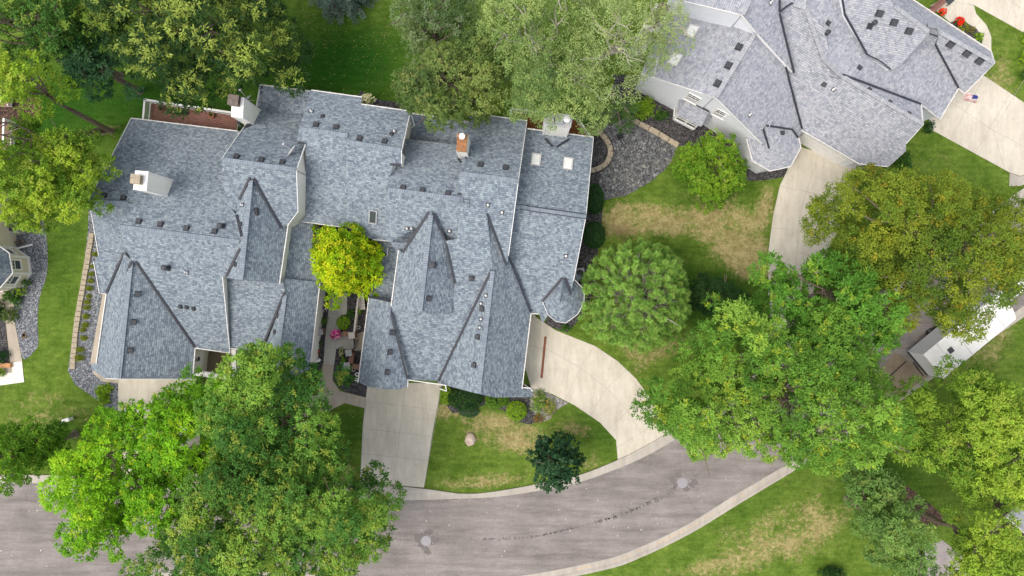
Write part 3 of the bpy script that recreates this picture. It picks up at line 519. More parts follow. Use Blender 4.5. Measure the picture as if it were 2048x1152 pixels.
# ------------------------------------------------------------------ houses
CAMP = Vector((0, 0, H))
M['gutter'] = plain('dusty_white_gutter', (0.60, 0.585, 0.56), .6, .2, 4)
class House:
    def __init__(s, name, label, loc, shingle, siding_, cap):
        s.root = thing(name, label, "house", loc); s.F = []; s.sh = shingle; s.sd = siding_; s.cap = cap
    def facet(s, nm, pts, extra=(), like=None):
        an = [W(*p) for p in list(pts) + list(extra) if len(p) == 3] or [W(0, 0, 3)]
        A = np.array([[v.x, v.y, 1] for v in an]); b = np.array([v.z for v in an])
        if like is not None:
            a, bb, c = [f['pl'] for f in s.F if f['n'] == like[0]][0]; c -= like[1]
        else:
            sol = np.linalg.lstsq(A, b, rcond=None)[0]; a, bb, c = [float(q) for q in sol]
        P = []
        for p in pts:
            g = W(p[0], p[1], 0); k = H            # point = CAM + s*(gx,gy,-H)
            t_ = (c - H) / (-H - a * g.x - bb * g.y)
            P.append(Vector((g.x * t_, g.y * t_, H - H * t_)))
        s.F.append(dict(n=nm, px=[p[:2] for p in pts], pl=(a, bb, c), P=P))
    def pt(s, px, py, mode='max', lift=0.0):
        """point on the roof under a pixel (topmost facet)"""
        best = None
        for f in s.F:
            if inpoly(px, py, f['px']):
                a, b, c = f['pl']; g = W(px, py, 0); t_ = (c - H) / (-H - a * g.x - b * g.y); z = H - H * t_
                if best is None or z > best[0].z: best = (Vector((g.x * t_, g.y * t_, z)), f)
        return best
    def near(s, px, py, r=4):
        zs = [q[0].z for dx, dy in ((0, 0), (r, 0), (-r, 0), (0, r), (0, -r), (r * .7, r * .7), (-r * .7, -r * .7), (r * .7, -r * .7), (-r * .7, r * .7)) for q in [s.pt(px + dx, py + dy)] if q]
        return W(px, py, max(zs)) if zs else W(px, py, 3.0)
    def make(s, over=0.30):
        roof = MB(); wall = MB()
        for fi, f in enumerate(s.F):
            n = len(f['P']); xy = [tuple(p[:2]) for p in f['P']]; a, b, c = f['pl']; px = f['px']
            if area(xy) < 0: xy = xy[::-1]; px = px[::-1]
            zf = lambda x, y: a * x + b * y + c
            ex = []; ins = []
            for i in range(n):
                p, q = px[i], px[(i + 1) % n]; mx, my = (p[0] + q[0]) / 2, (p[1] + q[1]) / 2; d = Vector((q[0] - p[0], q[1] - p[1])); L = max(d.length, 1e-6)
                nx_, ny_ = -d.y / L, d.x / L                      # pixel y points down: outward is flipped against world
                cx, cy = mx + nx_ * 3, my + ny_ * 3
                if inpoly(cx, cy, px): cx, cy = mx - nx_ * 3, my - ny_ * 3
                e = 0.0; w_ = None
                o = s.pt(cx, cy); g = W(cx, cy, 0); t_ = (c - H) / (-H - a * g.x - b * g.y); zo = H - H * t_
                if o is not None and o[1] is not f and o[0].z > zo + 0.15: e = 0.6
                ex.append(e)
                # world test for the wall inset
                A_ = Vector(xy[i]); B_ = Vector(xy[(i + 1) % n]); t2 = (B_ - A_); L2 = max(t2.length, 1e-6); t2 /= L2; m = (A_ + B_) / 2 + Vector((t2.y, -t2.x)) * 0.25
                inner = False
                for g_ in s.F:
                    if g_ is f: continue
                    if inpoly(m.x, m.y, [tuple(v[:2]) for v in g_['P']]):
                        ga, gb, gc = g_['pl']
                        if ga * m.x + gb * m.y + gc > zf(m.x, m.y) - 0.35: inner = True
                        else: w_ = -0.04
                ins.append(-0.02 if inner else (w_ if w_ is not None else -over))
            top = offset_poly(xy, ex)
            # uv frame: v runs up the slope
            gr = Vector((a, b)); 
            if gr.length < 0.02: gr = Vector((0.12, 1.0))
            sl = math.sqrt(1 + a * a + b * b) if Vector((a, b)).length >= 0.02 else 1; gn = gr.normalized(); un = Vector((gn.y, -gn.x))
            uvf = lambda x, y: (x * un.x + y * un.y + fi * 3.3, (x * gn.x + y * gn.y) * sl + fi * 0.7)
            roof.face([(x, y, zf(x, y)) for x, y in top], 0, [uvf(x, y) for x, y in top])
            for i in range(len(top)):
                p, q = top[i], top[(i + 1) % len(top)]; roof.wallq(p, q, zf(*p) - 0.16, zf(*q) - 0.16, zf(*p), zf(*q), 0 if ins[i] > -.03 else 1)
            roof.face([(x, y, zf(x, y) - 0.16) for x, y in top[::-1]], 1)
            wp = offset_poly(xy, ins)
            for i in range(len(wp)):
                p, q = wp[i], wp[(i + 1) % len(wp)]; wall.wallq(p, q, -0.02, -0.02, zf(*p) - 0.1, zf(*q) - 0.1, 0)
        s.roof = roof.build("roof", [s.sh, M['fascia']], s.root); s.wall = wall.build("wall", s.sd, s.root)
    def strip(s, name, pts, w, th, mat, lift=0.03, step=14, parent=None, uvrow=False, down=0.0, shift=(0, 0)):
        """a thin strip following the roof surface"""
        mb = MB(); P = []
        for (x0, y0), (x1, y1) in zip(pts[:-1], pts[1:]):
            n = max(1, int(math.hypot(x1 - x0, y1 - y0) / step))
            for k in range(n): P.append((x0 + (x1 - x0) * k / n, y0 + (y1 - y0) * k / n))
        P.append(pts[-1]); Q = [s.near(*p) + Vector((shift[0], shift[1], lift)) for p in P]
        z = [q.z for q in Q]
        Q = [Vector((q.x, q.y, (z[max(i - 1, 0)] + z[i] + z[min(i + 1, len(z) - 1)]) / 3 if 0 < i < len(z) - 1 and step < 100 else z[i])) for i, q in enumerate(Q)]
        L = 0; prev = None
        for i, q in enumerate(Q):
            d = Q[min(i + 1, len(Q) - 1)] - Q[max(i - 1, 0)]; d.z = 0; d.normalize(); nn = Vector((-d.y, d.x, 0)) * w / 2
            if i: L += (q - Q[i - 1]).length
            cur = (q + nn, q - nn, L)
            if prev:
                uv = [(0, prev[2]), (w, prev[2]), (w, cur[2]), (0, cur[2])]
                mb.face([prev[0], prev[1], cur[1], cur[0]], 0, uv)
                dz = Vector((0, 0, -th)); mb.face([prev[1], prev[1] + dz, cur[1] + dz, cur[1]], 0, uv); mb.face([prev[0] + dz, prev[0], cur[0], cur[0] + dz], 0, uv); mb.face([prev[1] + dz, prev[0] + dz, cur[0] + dz, cur[1] + dz], 0, uv)
            prev = cur
        return mb.build(name, mat, parent or s.root)
    def valley(s, *pts): return s.strip("valley_flashing", pts, 0.155, 0.05, M['dark'], 0.045, 12)
    def ridge(s, *pts): return s.strip("ridge_cap", pts, 0.30, 0.02, s.cap, 0.022)
    def gutter(s, *pts):
        mb = MB(); z = [p[2] if len(p) == 3 else s.near(p[0], p[1], 5).z for p in pts]
        Q = [W(p[0], p[1], zz - 0.03) for p, zz in zip(pts, z)]
        for a, b in zip(Q[:-1], Q[1:]):
            d = b - a; L = d.length; d2 = Vector((d.x, d.y, 0)).normalized(); n = Vector((-d2.y, d2.x, 0)); h = Vector((0, 0, .12))
            o, i_ = 0.034, 0.034
            A = [a + n * o, a - n * o, a - n * o - h, a + n * o - h]; B = [b + n * o, b - n * o, b - n * o - h, b + n * o - h]
            for k in range(4): mb.face([A[k], A[(k + 1) % 4], B[(k + 1) % 4], B[k]])
            mb.face(A[::-1]); mb.face(B)
            nst = max(1, int(L / 0.9))
            for k in range(nst):
                c = a.lerp(b, (k + .5) / nst); mb.box((c.x, c.y, c.z + 0.005), 0.03, 0.15, 0.025, math.atan2(d2.y, d2.x))
        return mb.build("gutter", M['gutter'], s.root)
    def rake(s, *pts): return s.strip("rake_trim", pts, 0.035, 0.16, M['white'], 0.015, 400)
    def _frame(s, px, py):
        q = s.pt(px, py)
        if q is None: q = (s.near(px, py, 8), s.F[0])
        a, b, c = q[1]['pl']; nrm = Vector((-a, -b, 1)).normalized(); gr = Vector((a, b, a * a + b * b))
        v = gr.normalized() if gr.length > 1e-3 else Vector((0, 1, 0)); u = v.cross(nrm).normalized()
        return q[0], Matrix((u, v, nrm)).transposed()
    def vent(s, px, py, w=0.32, l=0.30, h=0.2):
        p, R = s._frame(px, py); mb = MB(); mb.box(p, w * 1.3, l * 1.3, 0.025, R=R)
        # a hooded box: closed sloping lid, open lower face
        c = lambda x, y, z: p + R @ Vector((x, y, z)); hw, hl = w / 2, l / 2
        mb.face([c(-hw, -hl, h), c(hw, -hl, h), c(hw, hl, h * .55), c(-hw, hl, h * .55)]); mb.face([c(-hw, -hl, .02), c(hw, -hl, .02), c(hw, -hl, h), c(-hw, -hl, h)])
        mb.face([c(-hw, hl, .02), c(-hw, -hl, .02), c(-hw, -hl, h), c(-hw, hl, h * .55)]); mb.face([c(hw, -hl, .02), c(hw, hl, .02), c(hw, hl, h * .55), c(hw, -hl, h)]); mb.face([c(hw, hl, .02), c(-hw, hl, .02), c(-hw, hl, h * .55), c(hw, hl, h * .55)])
        return mb.build("roof_vent", M['vent'], s.root)
    def pipe(s, px, py, h=0.35, r=0.05, light=True):
        p, R = s._frame(px, py); mb = MB(); mb.box(p - Vector((0, 0, .02)), .30, .30, 0.035, R=R, m=1)
        mb.lathe(p, [(r * 2.2, -.05), (r * 1.5, .12), (r, .14), (r, h), (r * .6, h), (r * .6, h - .08)], 10, 0)
        return mb.build("vent_pipe", [M['white'] if light else M['vent'], M['vent']], s.root)
    def turbine(s, px, py, r=0.13, h=0.55, tilt=(0, 0)):
        p, R = s._frame(px, py); mb = MB(); mb.box(p - Vector((0, 0, .02)), .42, .42, 0.04, R=R)
        mb.lathe(p, [(r * 1.5, -.15), (r * .9, .1), (r * .9, h * .7), (r * 1.3, h * .72), (r * 1.3, h * .92), (r * .7, h)], 12, 0)
        return mb.build("flue_pipe", M['vent'], s.root)
    def skylight(s, px, py, w=0.55, l=0.85, pale=True):
        p, R = s._frame(px, py); mb = MB(); mb.box(p - Vector((0, 0, .05)), w + .16, l + .16, 0.15, R=R)
        o = mb.build("skylight", M['fascia'] if pale else M['steel'], s.root); mb = MB(); mb.box(p + R @ Vector((0, 0, .105)), w, l, 0.05, R=R, taper=.9); mb.build("pane", M['glasspale'] if pale else M['glass'], o); return o
    def chimney(s, rect, zt, zb, caps, mats=None, trim=0.1, topm=None, name="chimney"):
        mb = MB(); P = [tuple(W(x, y, zt)[:2]) for x, y in rect]
        if area(P) < 0: P = P[::-1]
        mb.prism(P, zb, zt - 0.12, 0)
        cen = Vector((sum(p[0] for p in P) / 4, sum(p[1] for p in P) / 4))
        o = mb.build(name, [mats or M['panel']], s.root)
        c2 = MB(); G = [tuple(cen + (Vector(p) - cen) * 1.07) for p in P]; c2.prism(G, zt - 0.12, zt); c2.build("chimney_cap", topm or M['white'], o)
        c3 = MB()                                      # white corner boards
        for i in range(4):
            a = Vector(P[i]); d = (cen - a).normalized() * .045; c3.box((a.x + d.x, a.y + d.y, zb), trim + .03, trim + .03, zt - 0.13 - zb, math.atan2(P[(i + 1) % 4][1] - P[i][1], P[(i + 1) % 4][0] - P[i][0]))
        c3.build("corner_board", M['white'], o)
        for (x, y, kind, sz) in caps:
            q = W(x, y, zt); k = MB(); az = math.atan2(P[1][1] - P[0][1], P[1][0] - P[0][0])
            if kind == 'box':
                k.box(q, sz, sz, .12, az); k.box(q + Vector((0, 0, .12)), sz * .8, sz * .8, .2, az, taper=.95); k.box(q + Vector((0, 0, .32)), sz * 1.1, sz * 1.1, .06, az); k.build("flue_cap", M['steel'], o)
            elif kind in ('dark', 'tan'):
                k.box(q, sz, sz, .12, az); k.box(q + Vector((0, 0, .12)), sz * .8, sz * .8, .25, az); k.box(q + Vector((0, 0, .37)), sz * 1.05, sz * 1.05, .06, az); k.build("flue_cap", M['brownmetal'] if kind == 'dark' else M['edging'], o)
            elif kind == 'round':
                k.lathe(q, [(sz * .45, 0), (sz * .45, .3), (sz * .7, .32), (sz * .7, .42), (sz * .15, .52)], 16); k.build("flue_cap", M['white'], o)
        return o
M['brownmetal'] = plain("weathered_brown_metal", (0.14, 0.11, 0.10), 0.6, 0.35, 6, 0.3, 0.2)
def window_on(parent, c, nrm, w, h, name="window", lower_blind=False):
    """window frame standing 4 cm proud of a wall, panes and muntins; c = centre on the wall face"""
    n = Vector(nrm).normalized(); u = Vector((0, 0, 1)).cross(n).normalized(); zz = Vector((0, 0, 1)); c = Vector(c)
    R = Matrix((u, zz, n)).transposed(); mb = MB(); t_ = .09
    def bx(x, y, sx, sy, d0, d): mb.box(c + R @ Vector((x, y, d0)), sx, sy, d, R=R)
    bx(0, h / 2, w + t_, t_, 0, .06); bx(0, -h / 2, w + t_ * 1.6, t_ * 1.2, 0, .09); bx(-w / 2, 0, t_, h - t_, 0, .06); bx(w / 2, 0, t_, h - t_, 0, .06); bx(0, 0, w - t_, .05, 0, .05)
    for k in (1, 2): bx(-w / 2 + w * k / 3, h / 4, .03, h / 2 - .1, 0, .045)
    bx(0, h / 4, w - t_, .03, 0, .043)
    o = mb.build(name, M['white'], parent); mb = MB(); mb.box(c + R @ Vector((0, h / 4, .0)), w - t_, h / 2 - .06, .02, R=R); mb.build("pane", M['glass'], o)
    mb = MB(); mb.box(c + R @ Vector((0, -h / 4, .0)), w - t_, h / 2 - .1, .02, R=R); mb.build("pane", M['glass'] if not lower_blind else M['blind'], o); return o
M['blind'] = plain("window_blind", (0.5, 0.5, 0.48), 0.3, 0.08, 4)
def dish(parent, p, az, mat=None, s=0.45):
    mb = MB(); p = Vector(p); d = Vector((math.cos(az), math.sin(az), 0.5)).normalized(); q = p + Vector((0, 0, .55))
    mb.tube([p, p + Vector((0, 0, .35)), q - d * .12], .03, 6); mb.tube([p + Vector((.28, .1, -.05)), p + Vector((0, 0, .3))], .02, 5)
    R = d.to_track_quat('Z', 'Y').to_matrix(); mb.lathe(q, [(0.02, -.05), (s * .6, 0.0), (s, .08), (s * 1.02, .09), (s, .1), (s * .6, .025), (0.02, -.02)], 20, 0, R)
    mb.tube([q + R @ Vector((0, -s * .8, .05)), q + d * .75 + Vector((0, 0, -.05))], .02, 6); mb.box(q + d * .75 - Vector((0, 0, .1)), .16, .1, .12, az + 1.57)
    return mb.build("satellite_dish", M['grey'], parent)

# ---- main grey-roofed house
h = House("grey_roofed_house", "wide cream townhouse with a blue grey many gabled shingle roof, filling the photo centre", W(680, 480, 0), M['shingle'], M['siding'], M['cap'])
fa = h.facet
fa("A_N", [(262, 236, 3), (178, 400), (255, 407), (238, 453, 7.0), (480, 484, 7.0), (472, 429), (450, 403), (443, 318), (475, 262, 3)])
fa("S2", [(238, 453, 7), (480, 484, 7), (479, 498), (451, 553), (445, 554), (460, 706, 3), (390, 695, 3), (268, 521), (262, 521)])
fa("S1", [(178, 400), (255, 407), (238, 453), (262, 521), (247, 507), (212, 587), (199, 587), (187, 523), (197, 511)], like=("S2", 1.5))
fa("G_W", [(262, 521, 5.8), (247, 507), (212, 587, 3.2), (192, 726, 3.2), (184, 727), (181, 738), (211, 757), (237, 758, 5.8)])
fa("G_E", [(262, 521, 5.8), (268, 521), (390, 695, 3), (386, 748, 3), (386, 758), (237, 758, 5.8)])
fa("B_N2", [(520, 169, 3.0), (622, 182, 3.0), (600, 231, 3.4), (511, 220, 3.4)])
fa("B_N1", [(511, 220), (600, 231), (595, 283), (611, 287), (593, 340, 8), (443, 318, 8)], [(511, 214, 3.5), (611, 226, 3.5)])
fa("B_S", [(443, 318, 8), (593, 340, 8), (596, 423, 6.1), (576, 450), (563, 457), (506, 356), (501, 354), (477, 399), (472, 429), (450, 403)], [(446, 408, 6.1)])
fa("C_W", [(501, 354, 7.3), (477, 399), (472, 429), (480, 484), (479, 498), (451, 553), (455, 556), (482, 560, 7.3)], [(410, 540, 5.0)])
fa("C_E", [(501, 354, 7.3), (506, 356), (563, 457), (576, 450, 5), (559, 567, 5), (482, 560, 7.3)])
fa("E1_N", [(622, 180, 5.5), (724, 194, 5.5), (722, 208), (698, 260), (695, 272, 7.3), (598, 258, 7.3)])
fa("E1_S", [(598, 258, 7.3), (695, 272, 7.3), (693, 284), (692, 454, 4.0), (603, 443, 4.0), (611, 432), (611, 287), (595, 283)])
fa("E2_N", [(722, 208), (821, 222), (803, 302), (693, 284), (695, 272), (698, 260)], like=("E1_N", 0.0))
fa("E2_S", [(693, 284, 7.72), (803, 302, 7.72), (803, 329), (788, 328), (772, 379), (771, 474), (778, 482, 4.0), (745, 479), (692, 454, 4.2)], [(692, 466, 4.0)])
fa("R_low", [(818, 224, 3), (937, 243, 3), (930, 292, 3.4), (808, 276, 3.4)])
fa("F_N", [(810, 277, 5.0), (917, 290, 5.0), (922, 345), (916, 388), (922, 398), (778, 379, 7.2), (772, 379), (788, 328), (803, 329)], [(920, 398, 7.2)])
fa("F_S", [(772, 379, 7.2), (922, 398, 7.2), (914, 478), (891, 482), (866, 425), (857, 424), (804, 506), (798, 498, 4.6), (778, 482), (771, 474)])
fa("H_W", [(862, 424, 6.7), (857, 424), (804, 506), (797, 499, 4.8), (782, 614, 4.8), (840, 625, 6.7)])
fa("H_E", [(862, 424, 6.7), (866, 425), (891, 482), (910, 568, 4.9), (904, 622, 4.9), (898, 629), (840, 625, 6.7)])
fa("G2_N", [(940, 226, 4.0), (1054, 241, 4.0), (1037, 361, 7.5), (918, 346, 7.5)])
fa("G2_S", [(918, 346, 7.5), (1037, 361, 7.5), (1017, 511), (1014, 532), (974, 425), (985, 538), (876, 762, 3), (817, 759, 3), (781, 625), (782, 606), (840, 625), (898, 629), (904, 622), (910, 568), (891, 482), (914, 478), (922, 398), (916, 388)])
fa("K_E", [(974, 425), (1014, 532), (1018, 511), (1062, 627, 3), (1044, 778, 3), (1065, 779), (1064, 794), (990, 795), (957, 788, 5.8), (985, 538, 5.8)])
fa("K_W", [(985, 538, 5.8), (876, 762, 3), (875, 765), (893, 771), (957, 788, 5.8)])
fa("L_N", [(1055, 257, 3.3), (1187, 274, 3.3), (1172, 433, 6.0), (1031, 413, 6.0), (1037, 361)])
fa("L_S", [(1031, 413, 6.0), (1172, 433, 6.0), (1147, 562), (1141, 590), (1130, 556), (1124, 556), (1083, 602), (1098, 624), (1062, 627, 2.95), (1018, 511), (1017, 511)], [(1120, 633, 2.95)])
fa("M_W", [(738, 594, 3), (782, 606), (781, 625, 4.7), (766, 778, 4.7), (738, 774), (716, 764, 3)])
fa("M_E", [(781, 625, 4.7), (817, 759, 3.6), (815, 774, 3.6), (797, 779), (766, 778, 4.7)])
fa("N_low", [(745, 479, 3.2), (778, 482, 3.2), (798, 498), (797, 499), (782, 606), (738, 594, 2.8), (750, 540), (758, 521), (775, 511)])
fa("O_low", [(603, 443, 4.0), (626, 447, 3.0), (624, 500), (640, 564, 3.0), (567, 557, 4.0), (579, 452)])
fa("P", [(455, 556, 4.9), (566, 567, 4.9), (570, 582), (528, 684), (524, 704, 3.0), (460, 697, 3.0)])
fa("Q_W", [(570, 582, 4.6), (528, 684), (524, 704, 3.0), (530, 740, 3.0), (553, 760, 4.6)])
fa("Q_E", [(566, 567), (559, 567), (567, 557), (640, 564, 3.0), (620, 738, 3.0), (552, 770, 4.6), (553, 760, 4.6), (570, 582, 4.6)])
# small turret by the side drive
R_ = (1127, 553, 4.0); A_ = (1122, 586, 4.5)
TQ = [(1084, 602, 3.2), (1096, 630, 2.9), (1112, 643, 2.9), (1132, 646, 2.9), (1156, 628, 2.9), (1168, 605, 2.9), (1169, 580, 2.9), (1149, 558, 2.9)]
fa("T0", [R_, A_, TQ[0]])
for i in range(len(TQ) - 1): fa("T%d" % (i + 1), [A_, TQ[i], TQ[i + 1]])
fa("T9", [A_, TQ[-1], R_])
h.make()
for v in [((500, 356), (478, 399)), ((507, 357), (563, 457)), ((473, 429), (483, 473)), ((479, 498), (452, 553)), ((247, 506), (213, 585)), ((262, 524), (255, 543)), ((271, 523), (330, 608), (390, 695)), ((857, 425), (805, 505)), ((866, 426), (891, 483), (910, 567)),
          ((974, 427), (1013, 531)), ((1018, 514), (1062, 625)), ((983, 539), (877, 761)), ((782, 627), (815, 757)), ((569, 584), (529, 684)), ((1124, 556), (1085, 602)), ((1131, 556), (1141, 589)), ((780, 329), (803, 330)), ((596, 285), (612, 288)), ((915, 388), (922, 388)), ((475, 242), (481, 254)), ((506, 245), (489, 255)), ((1090, 277), (1105, 293)), ((1139, 278), (1113, 294)), ((916, 316), (922, 324)), ((937, 308), (931, 316)), ((738, 594), (782, 601))]: h.valley(*v)
for v in [((182, 403), (256, 408)), ((236, 453), (479, 484)), ((445, 319), (592, 340)), ((598, 258), (695, 271)), ((693, 284), (803, 301)), ((775, 379), (921, 398)), ((919, 347), (1037, 362)), ((862, 430), (840, 624)), ((985, 542), (957, 786)), ((262, 526), (238, 757)), ((502, 360), (482, 559)), ((570, 590), (556, 700)), ((1032, 414), (1172, 434))]: h.ridge(*v)
h.strip("flashing", [(1032, 409), (1172, 429)], 0.05, 0.03, M['dark'], .1); h.strip("flashing", [(1031, 418), (1171, 438)], 0.05, 0.03, M['dark'], .1)
for v in [((262, 236), (475, 262)), ((212, 588), (192, 727)), ((390, 696), (459, 706)), ((390, 697), (386, 747)), ((603, 443, 4.0), (683, 454, 4.0)), ((745, 479, 4.0), (778, 482, 4.0)), ((775, 484, 3.2), (775, 511, 3.15), (758, 521, 3.0)), ((626, 447, 3), (624, 474, 3)), ((559, 567), (576, 450)), ((640, 564), (620, 736)),
          ((738, 594), (716, 764)), ((817, 760), (893, 771)), ((1062, 627), (1044, 778)), ((1062, 627), (1078, 628)), ((622, 180), (724, 194)), ((722, 208), (821, 222)), ((940, 226), (1054, 241)), ((1055, 257), (1187, 274)), ((937, 243), (823, 226)), ((797, 500), (782, 612)), ((520, 169), (620, 182)), ((461, 697), (491, 700))]: h.gutter(*v)
for v in [((443, 318), (511, 220), (520, 169)), ((611, 287), (593, 340), (596, 423), (576, 450)), ((821, 222), (803, 302), (803, 329)), ((178, 400), (262, 236)), ((178, 400), (197, 511)), ((187, 523), (199, 587), (212, 587)), ((1054, 241), (1037, 361), (1017, 511)), ((445, 554), (460, 706)), ((1085, 603), (1096, 630), (1112, 643), (1132, 646), (1156, 628), (1168, 605), (1169, 580), (1150, 560)), ((237, 758), (386, 758)), ((212, 757), (237, 758)), ((1187, 274), (1172, 433), (1147, 562)), ((816, 759), (815, 774))]: h.rake(*v)
for v in [(209, 391), (247, 396), (278, 443), (321, 449), (373, 457), (429, 463), (473, 314), (523, 320), (565, 325), (632, 250), (672, 255), (719, 277), (769, 283), (806, 376), (845, 381), (896, 387), (961, 330), (1011, 336), (784, 665), (780, 704), (774, 744), (965, 618), (956, 674), (949, 730), (857, 597), (275, 588), (267, 644), (260, 701)]: h.vent(*v)
for v in [(374, 545), (485, 410), (623, 223), (789, 263), (976, 410), (899, 462), (972, 591), (962, 607), (962, 638), (960, 655), (1132, 512), (1004, 425), (814, 457), (823, 457)]: h.pipe(*v)
for v in [(361, 613), (373, 614), (387, 617), (512, 420), (513, 426), (645, 233), (783, 268), (555, 632), (550, 664), (471, 529), (482, 448)]: h.pipe(*v, h=.16, r=.09, light=False)
h.turbine(336, 536, .16, .7); h.turbine(445, 452, .14, .6); h.turbine(866, 530, .17, .45); h.turbine(943, 557, .14, .35)
h.skylight(746, 433, .45, .95, False); h.skylight(1072, 320); h.skylight(1136, 328)
h.chimney([(271, 342), (296, 344), (292, 381), (267, 378)], 8.6, 4.0, [(277, 360, 'tan', .62)])
h.chimney([(464, 194), (487, 196), (485, 235), (463, 232)], 7.0, 2.8, [(471, 203, 'dark', .7)])
h.chimney([(915, 268), (935, 270), (932, 303), (913, 301)], 8.6, 4.4, [(925, 275, 'round', .3)], topm=M['rust'])
h.chimney([(1090, 229), (1144, 234), (1140, 254), (1089, 249)], 6.6, 2.6, [(1100, 240, 'box', .6), (1117, 241, 'box', .6), (1133, 241, 'round', .35)], topm=M['grey'])
dish(h.root, W(499, 203, 5.6), 2.1); dish(h.root, h.pt(590, 305)[0], 2.5)
# downpipes and little details
mb = MB(); c = W(891, 781, 2.5); mb.tube([W(891, 771, 2.9), W(893, 782, 2.6), W(880, 778, 2.2), W(878, 776, 0.1)], .045, 6); mb.build("downpipe", M['white'], h.root)
mb = MB(); mb.tube([W(1044, 775, 2.85), W(1060, 776, 2.7), W(1065, 782, 2.4), W(1050, 770, 2.0), W(1045, 768, .1)], .05, 6); mb.build("downpipe", M['white'], h.root)
mb = MB(); mb.tube([W(716, 764, 2.85), W(714, 760, 2.5), W(722, 756, .2)], .045, 6); mb.build("downpipe", M['white'], h.root)
mb = MB(); mb.tube([W(822, 228, 5.2), W(829, 250, 4.4), W(816, 262, 3.2)], .05, 6); mb.build("downpipe", M['white'], h.root)
mb = MB(); mb.tube([W(620, 736, 2.85), W(617, 730, 2.4), W(612, 722, .2)], .045, 6); mb.build("downpipe", M['white'], h.root)
mb = MB(); mb.tube([W(1168, 580, 2.8), W(1160, 575, 2.2), W(1158, 573, .2), W(1176, 565, .1)], .045, 6); mb.build("downpipe", M['white'], h.root)
# window beside the walled patio, garage doors, far rear windows
E = [tuple(f['P'][1][:2]) for f in h.F if f['n'] == 'G_E']
a = W(390, 695, 3.0); b = W(386, 748, 3.0); nn = Vector((b.y - a.y, -(b.x - a.x), 0)); nn = nn if nn.x > 0 else -nn; nn.normalize(); d = (b - a).normalized()
wl = a - nn * 0.27; window_on(h.root, (wl + d * .75) + Vector((0, 0, -1.0)), nn, .95, 1.15)
def garage_door(parent, A, B, inset, h_, mat):
    A = Vector(A); B = Vector(B); d = (B - A); L = d.length; d.normalize(); n = Vector((d.y, -d.x, 0)); mb = MB(); az = math.atan2(d.y, d.x); c = (A + B) / 2
    for k in range(4):
        for j in range(4): mb.box((c.x + d.x * (j - 1.5) * L / 4 * .94, c.y + d.y * (j - 1.5) * L / 4 * .94, k * h_ / 4 + .02), L / 4 * .9, .05, h_ / 4 - .03, az)
    mb.box((c.x, c.y, .0), L * .97, .03, h_, az); return mb.build("garage_door", mat, parent)
a = W(822, 760, 3); b = W(884, 768, 3); n = Vector((b.y - a.y, -(b.x - a.x), 0)).normalized(); garage_door(h.root, a * 1 - n * .2, b - n * .2, 0, 2.2, M['white'])
for q in [(250, 757.5), (372, 757.5)]: pass
a = W(250, 757, 3); b = W(372, 757, 3); garage_door(h.root, a + Vector((0, .25, 0)), b + Vector((0, .25, 0)), 0, 2.2, M['white'])
a = W(1058, 652, 3); b = W(1047, 752, 3); garage_door(h.root, a - Vector((.24, 0, 0)), b - Vector((.24, 0, 0)), 0, 2.2, M['white'])
# rear deck (left)
def deck(name, label, P, z, rails, boards_dir, mat, mat_rail, posts=True, rot=True):
    root = thing(name, label, "deck", (P[0][0], P[0][1], 0)); Q = P if area(P) > 0 else P[::-1]
    mb = MB(); d = Vector(boards_dir).normalized(); n = Vector((-d.y, d.x)); ts = [Vector(p).dot(n) for p in Q]; t0 = min(ts)
    # boards clipped to the outline
    k = t0
    while k < max(ts) - 0.01:
        seg = Q
        for lim, sg in ((k, 1), (k + .122, -1)):
            out = []
            for i in range(len(seg)):
                p, q = Vector(seg[i]), Vector(seg[(i + 1) % len(seg)]); a_, b_ = (p.dot(n) - lim) * sg, (q.dot(n) - lim) * sg
                if a_ >= 0: out.append(tuple(p))
                if (a_ >= 0) != (b_ >= 0): out.append(tuple(p.lerp(q, a_ / (a_ - b_))))
            seg = out
            if len(seg) < 3: break
        if len(seg) >= 3: mb.prism(seg, z - .05, z)
        k += .145
    mb.build("deck_boards", mat, root)
    rm = MB()
    for a, b in rails:
        a = Vector(a); b = Vector(b); L = (b - a).length; d = (b - a).normalized(); az = math.atan2(d.y, d.x); c = (a + b) / 2
        rm.box((c.x, c.y, z + .96), L + .1, .14, .05, az); rm.box((c.x, c.y, z + .12), L, .06, .06, az)
        for i in range(int(L / .13)): p = a + d * (i + .5) * .13; rm.box((p.x, p.y, z + .1), .035, .035, .87, az)
        for i in range(int(L / 1.8) + 1): p = a + d * (L * i / max(1, int(L / 1.8))); rm.box((p.x, p.y, 0), .1, .1, z + .95, az)
    rm.build("railing", mat_rail, root); sk = MB()
    for i in range(len(Q)):
        a, b = Q[i], Q[(i + 1) % len(Q)]; sk.wallq(a, b, z - .3, z - .3, z - .052, z - .052)
    sk.build("rim_board", mat_rail, root); return root
M['decking'] = plain("red_brown_decking", (0.215, 0.105, 0.085), 0.85, 0.22, 5); M['decking2'] = plain("orange_brown_decking", (0.22, 0.075, 0.025), 0.8, 0.25, 5)
zd = 1.3; P = [tuple(W(x, y, zd)[:2]) for x, y in ((303, 206), (476, 232), (468, 285), (298, 262))]
rr = [(tuple(W(*p, zd)[:2]), tuple(W(*q, zd)[:2])) for p, q in (((303, 206), (303, 206)),)]
deck("deck", "red brown deck with white railing behind the left roof", P, zd, [(P[3], P[0]), (P[0], P[1])], Vector(P[1]) - Vector(P[0]), M['decking'], M['white'])
P = [tuple(W(x, y, zd)[:2]) for x, y in ((1023, 224), (1150, 239), (1180, 280), (1176, 300), (1018, 280))]
deck("deck", "orange brown deck with white railing behind the right end chimney", P, zd, [(P[0], P[1]), (P[1], P[2]), (P[4], P[0])], Vector(P[1]) - Vector(P[0]), M['decking2'], M['white'])
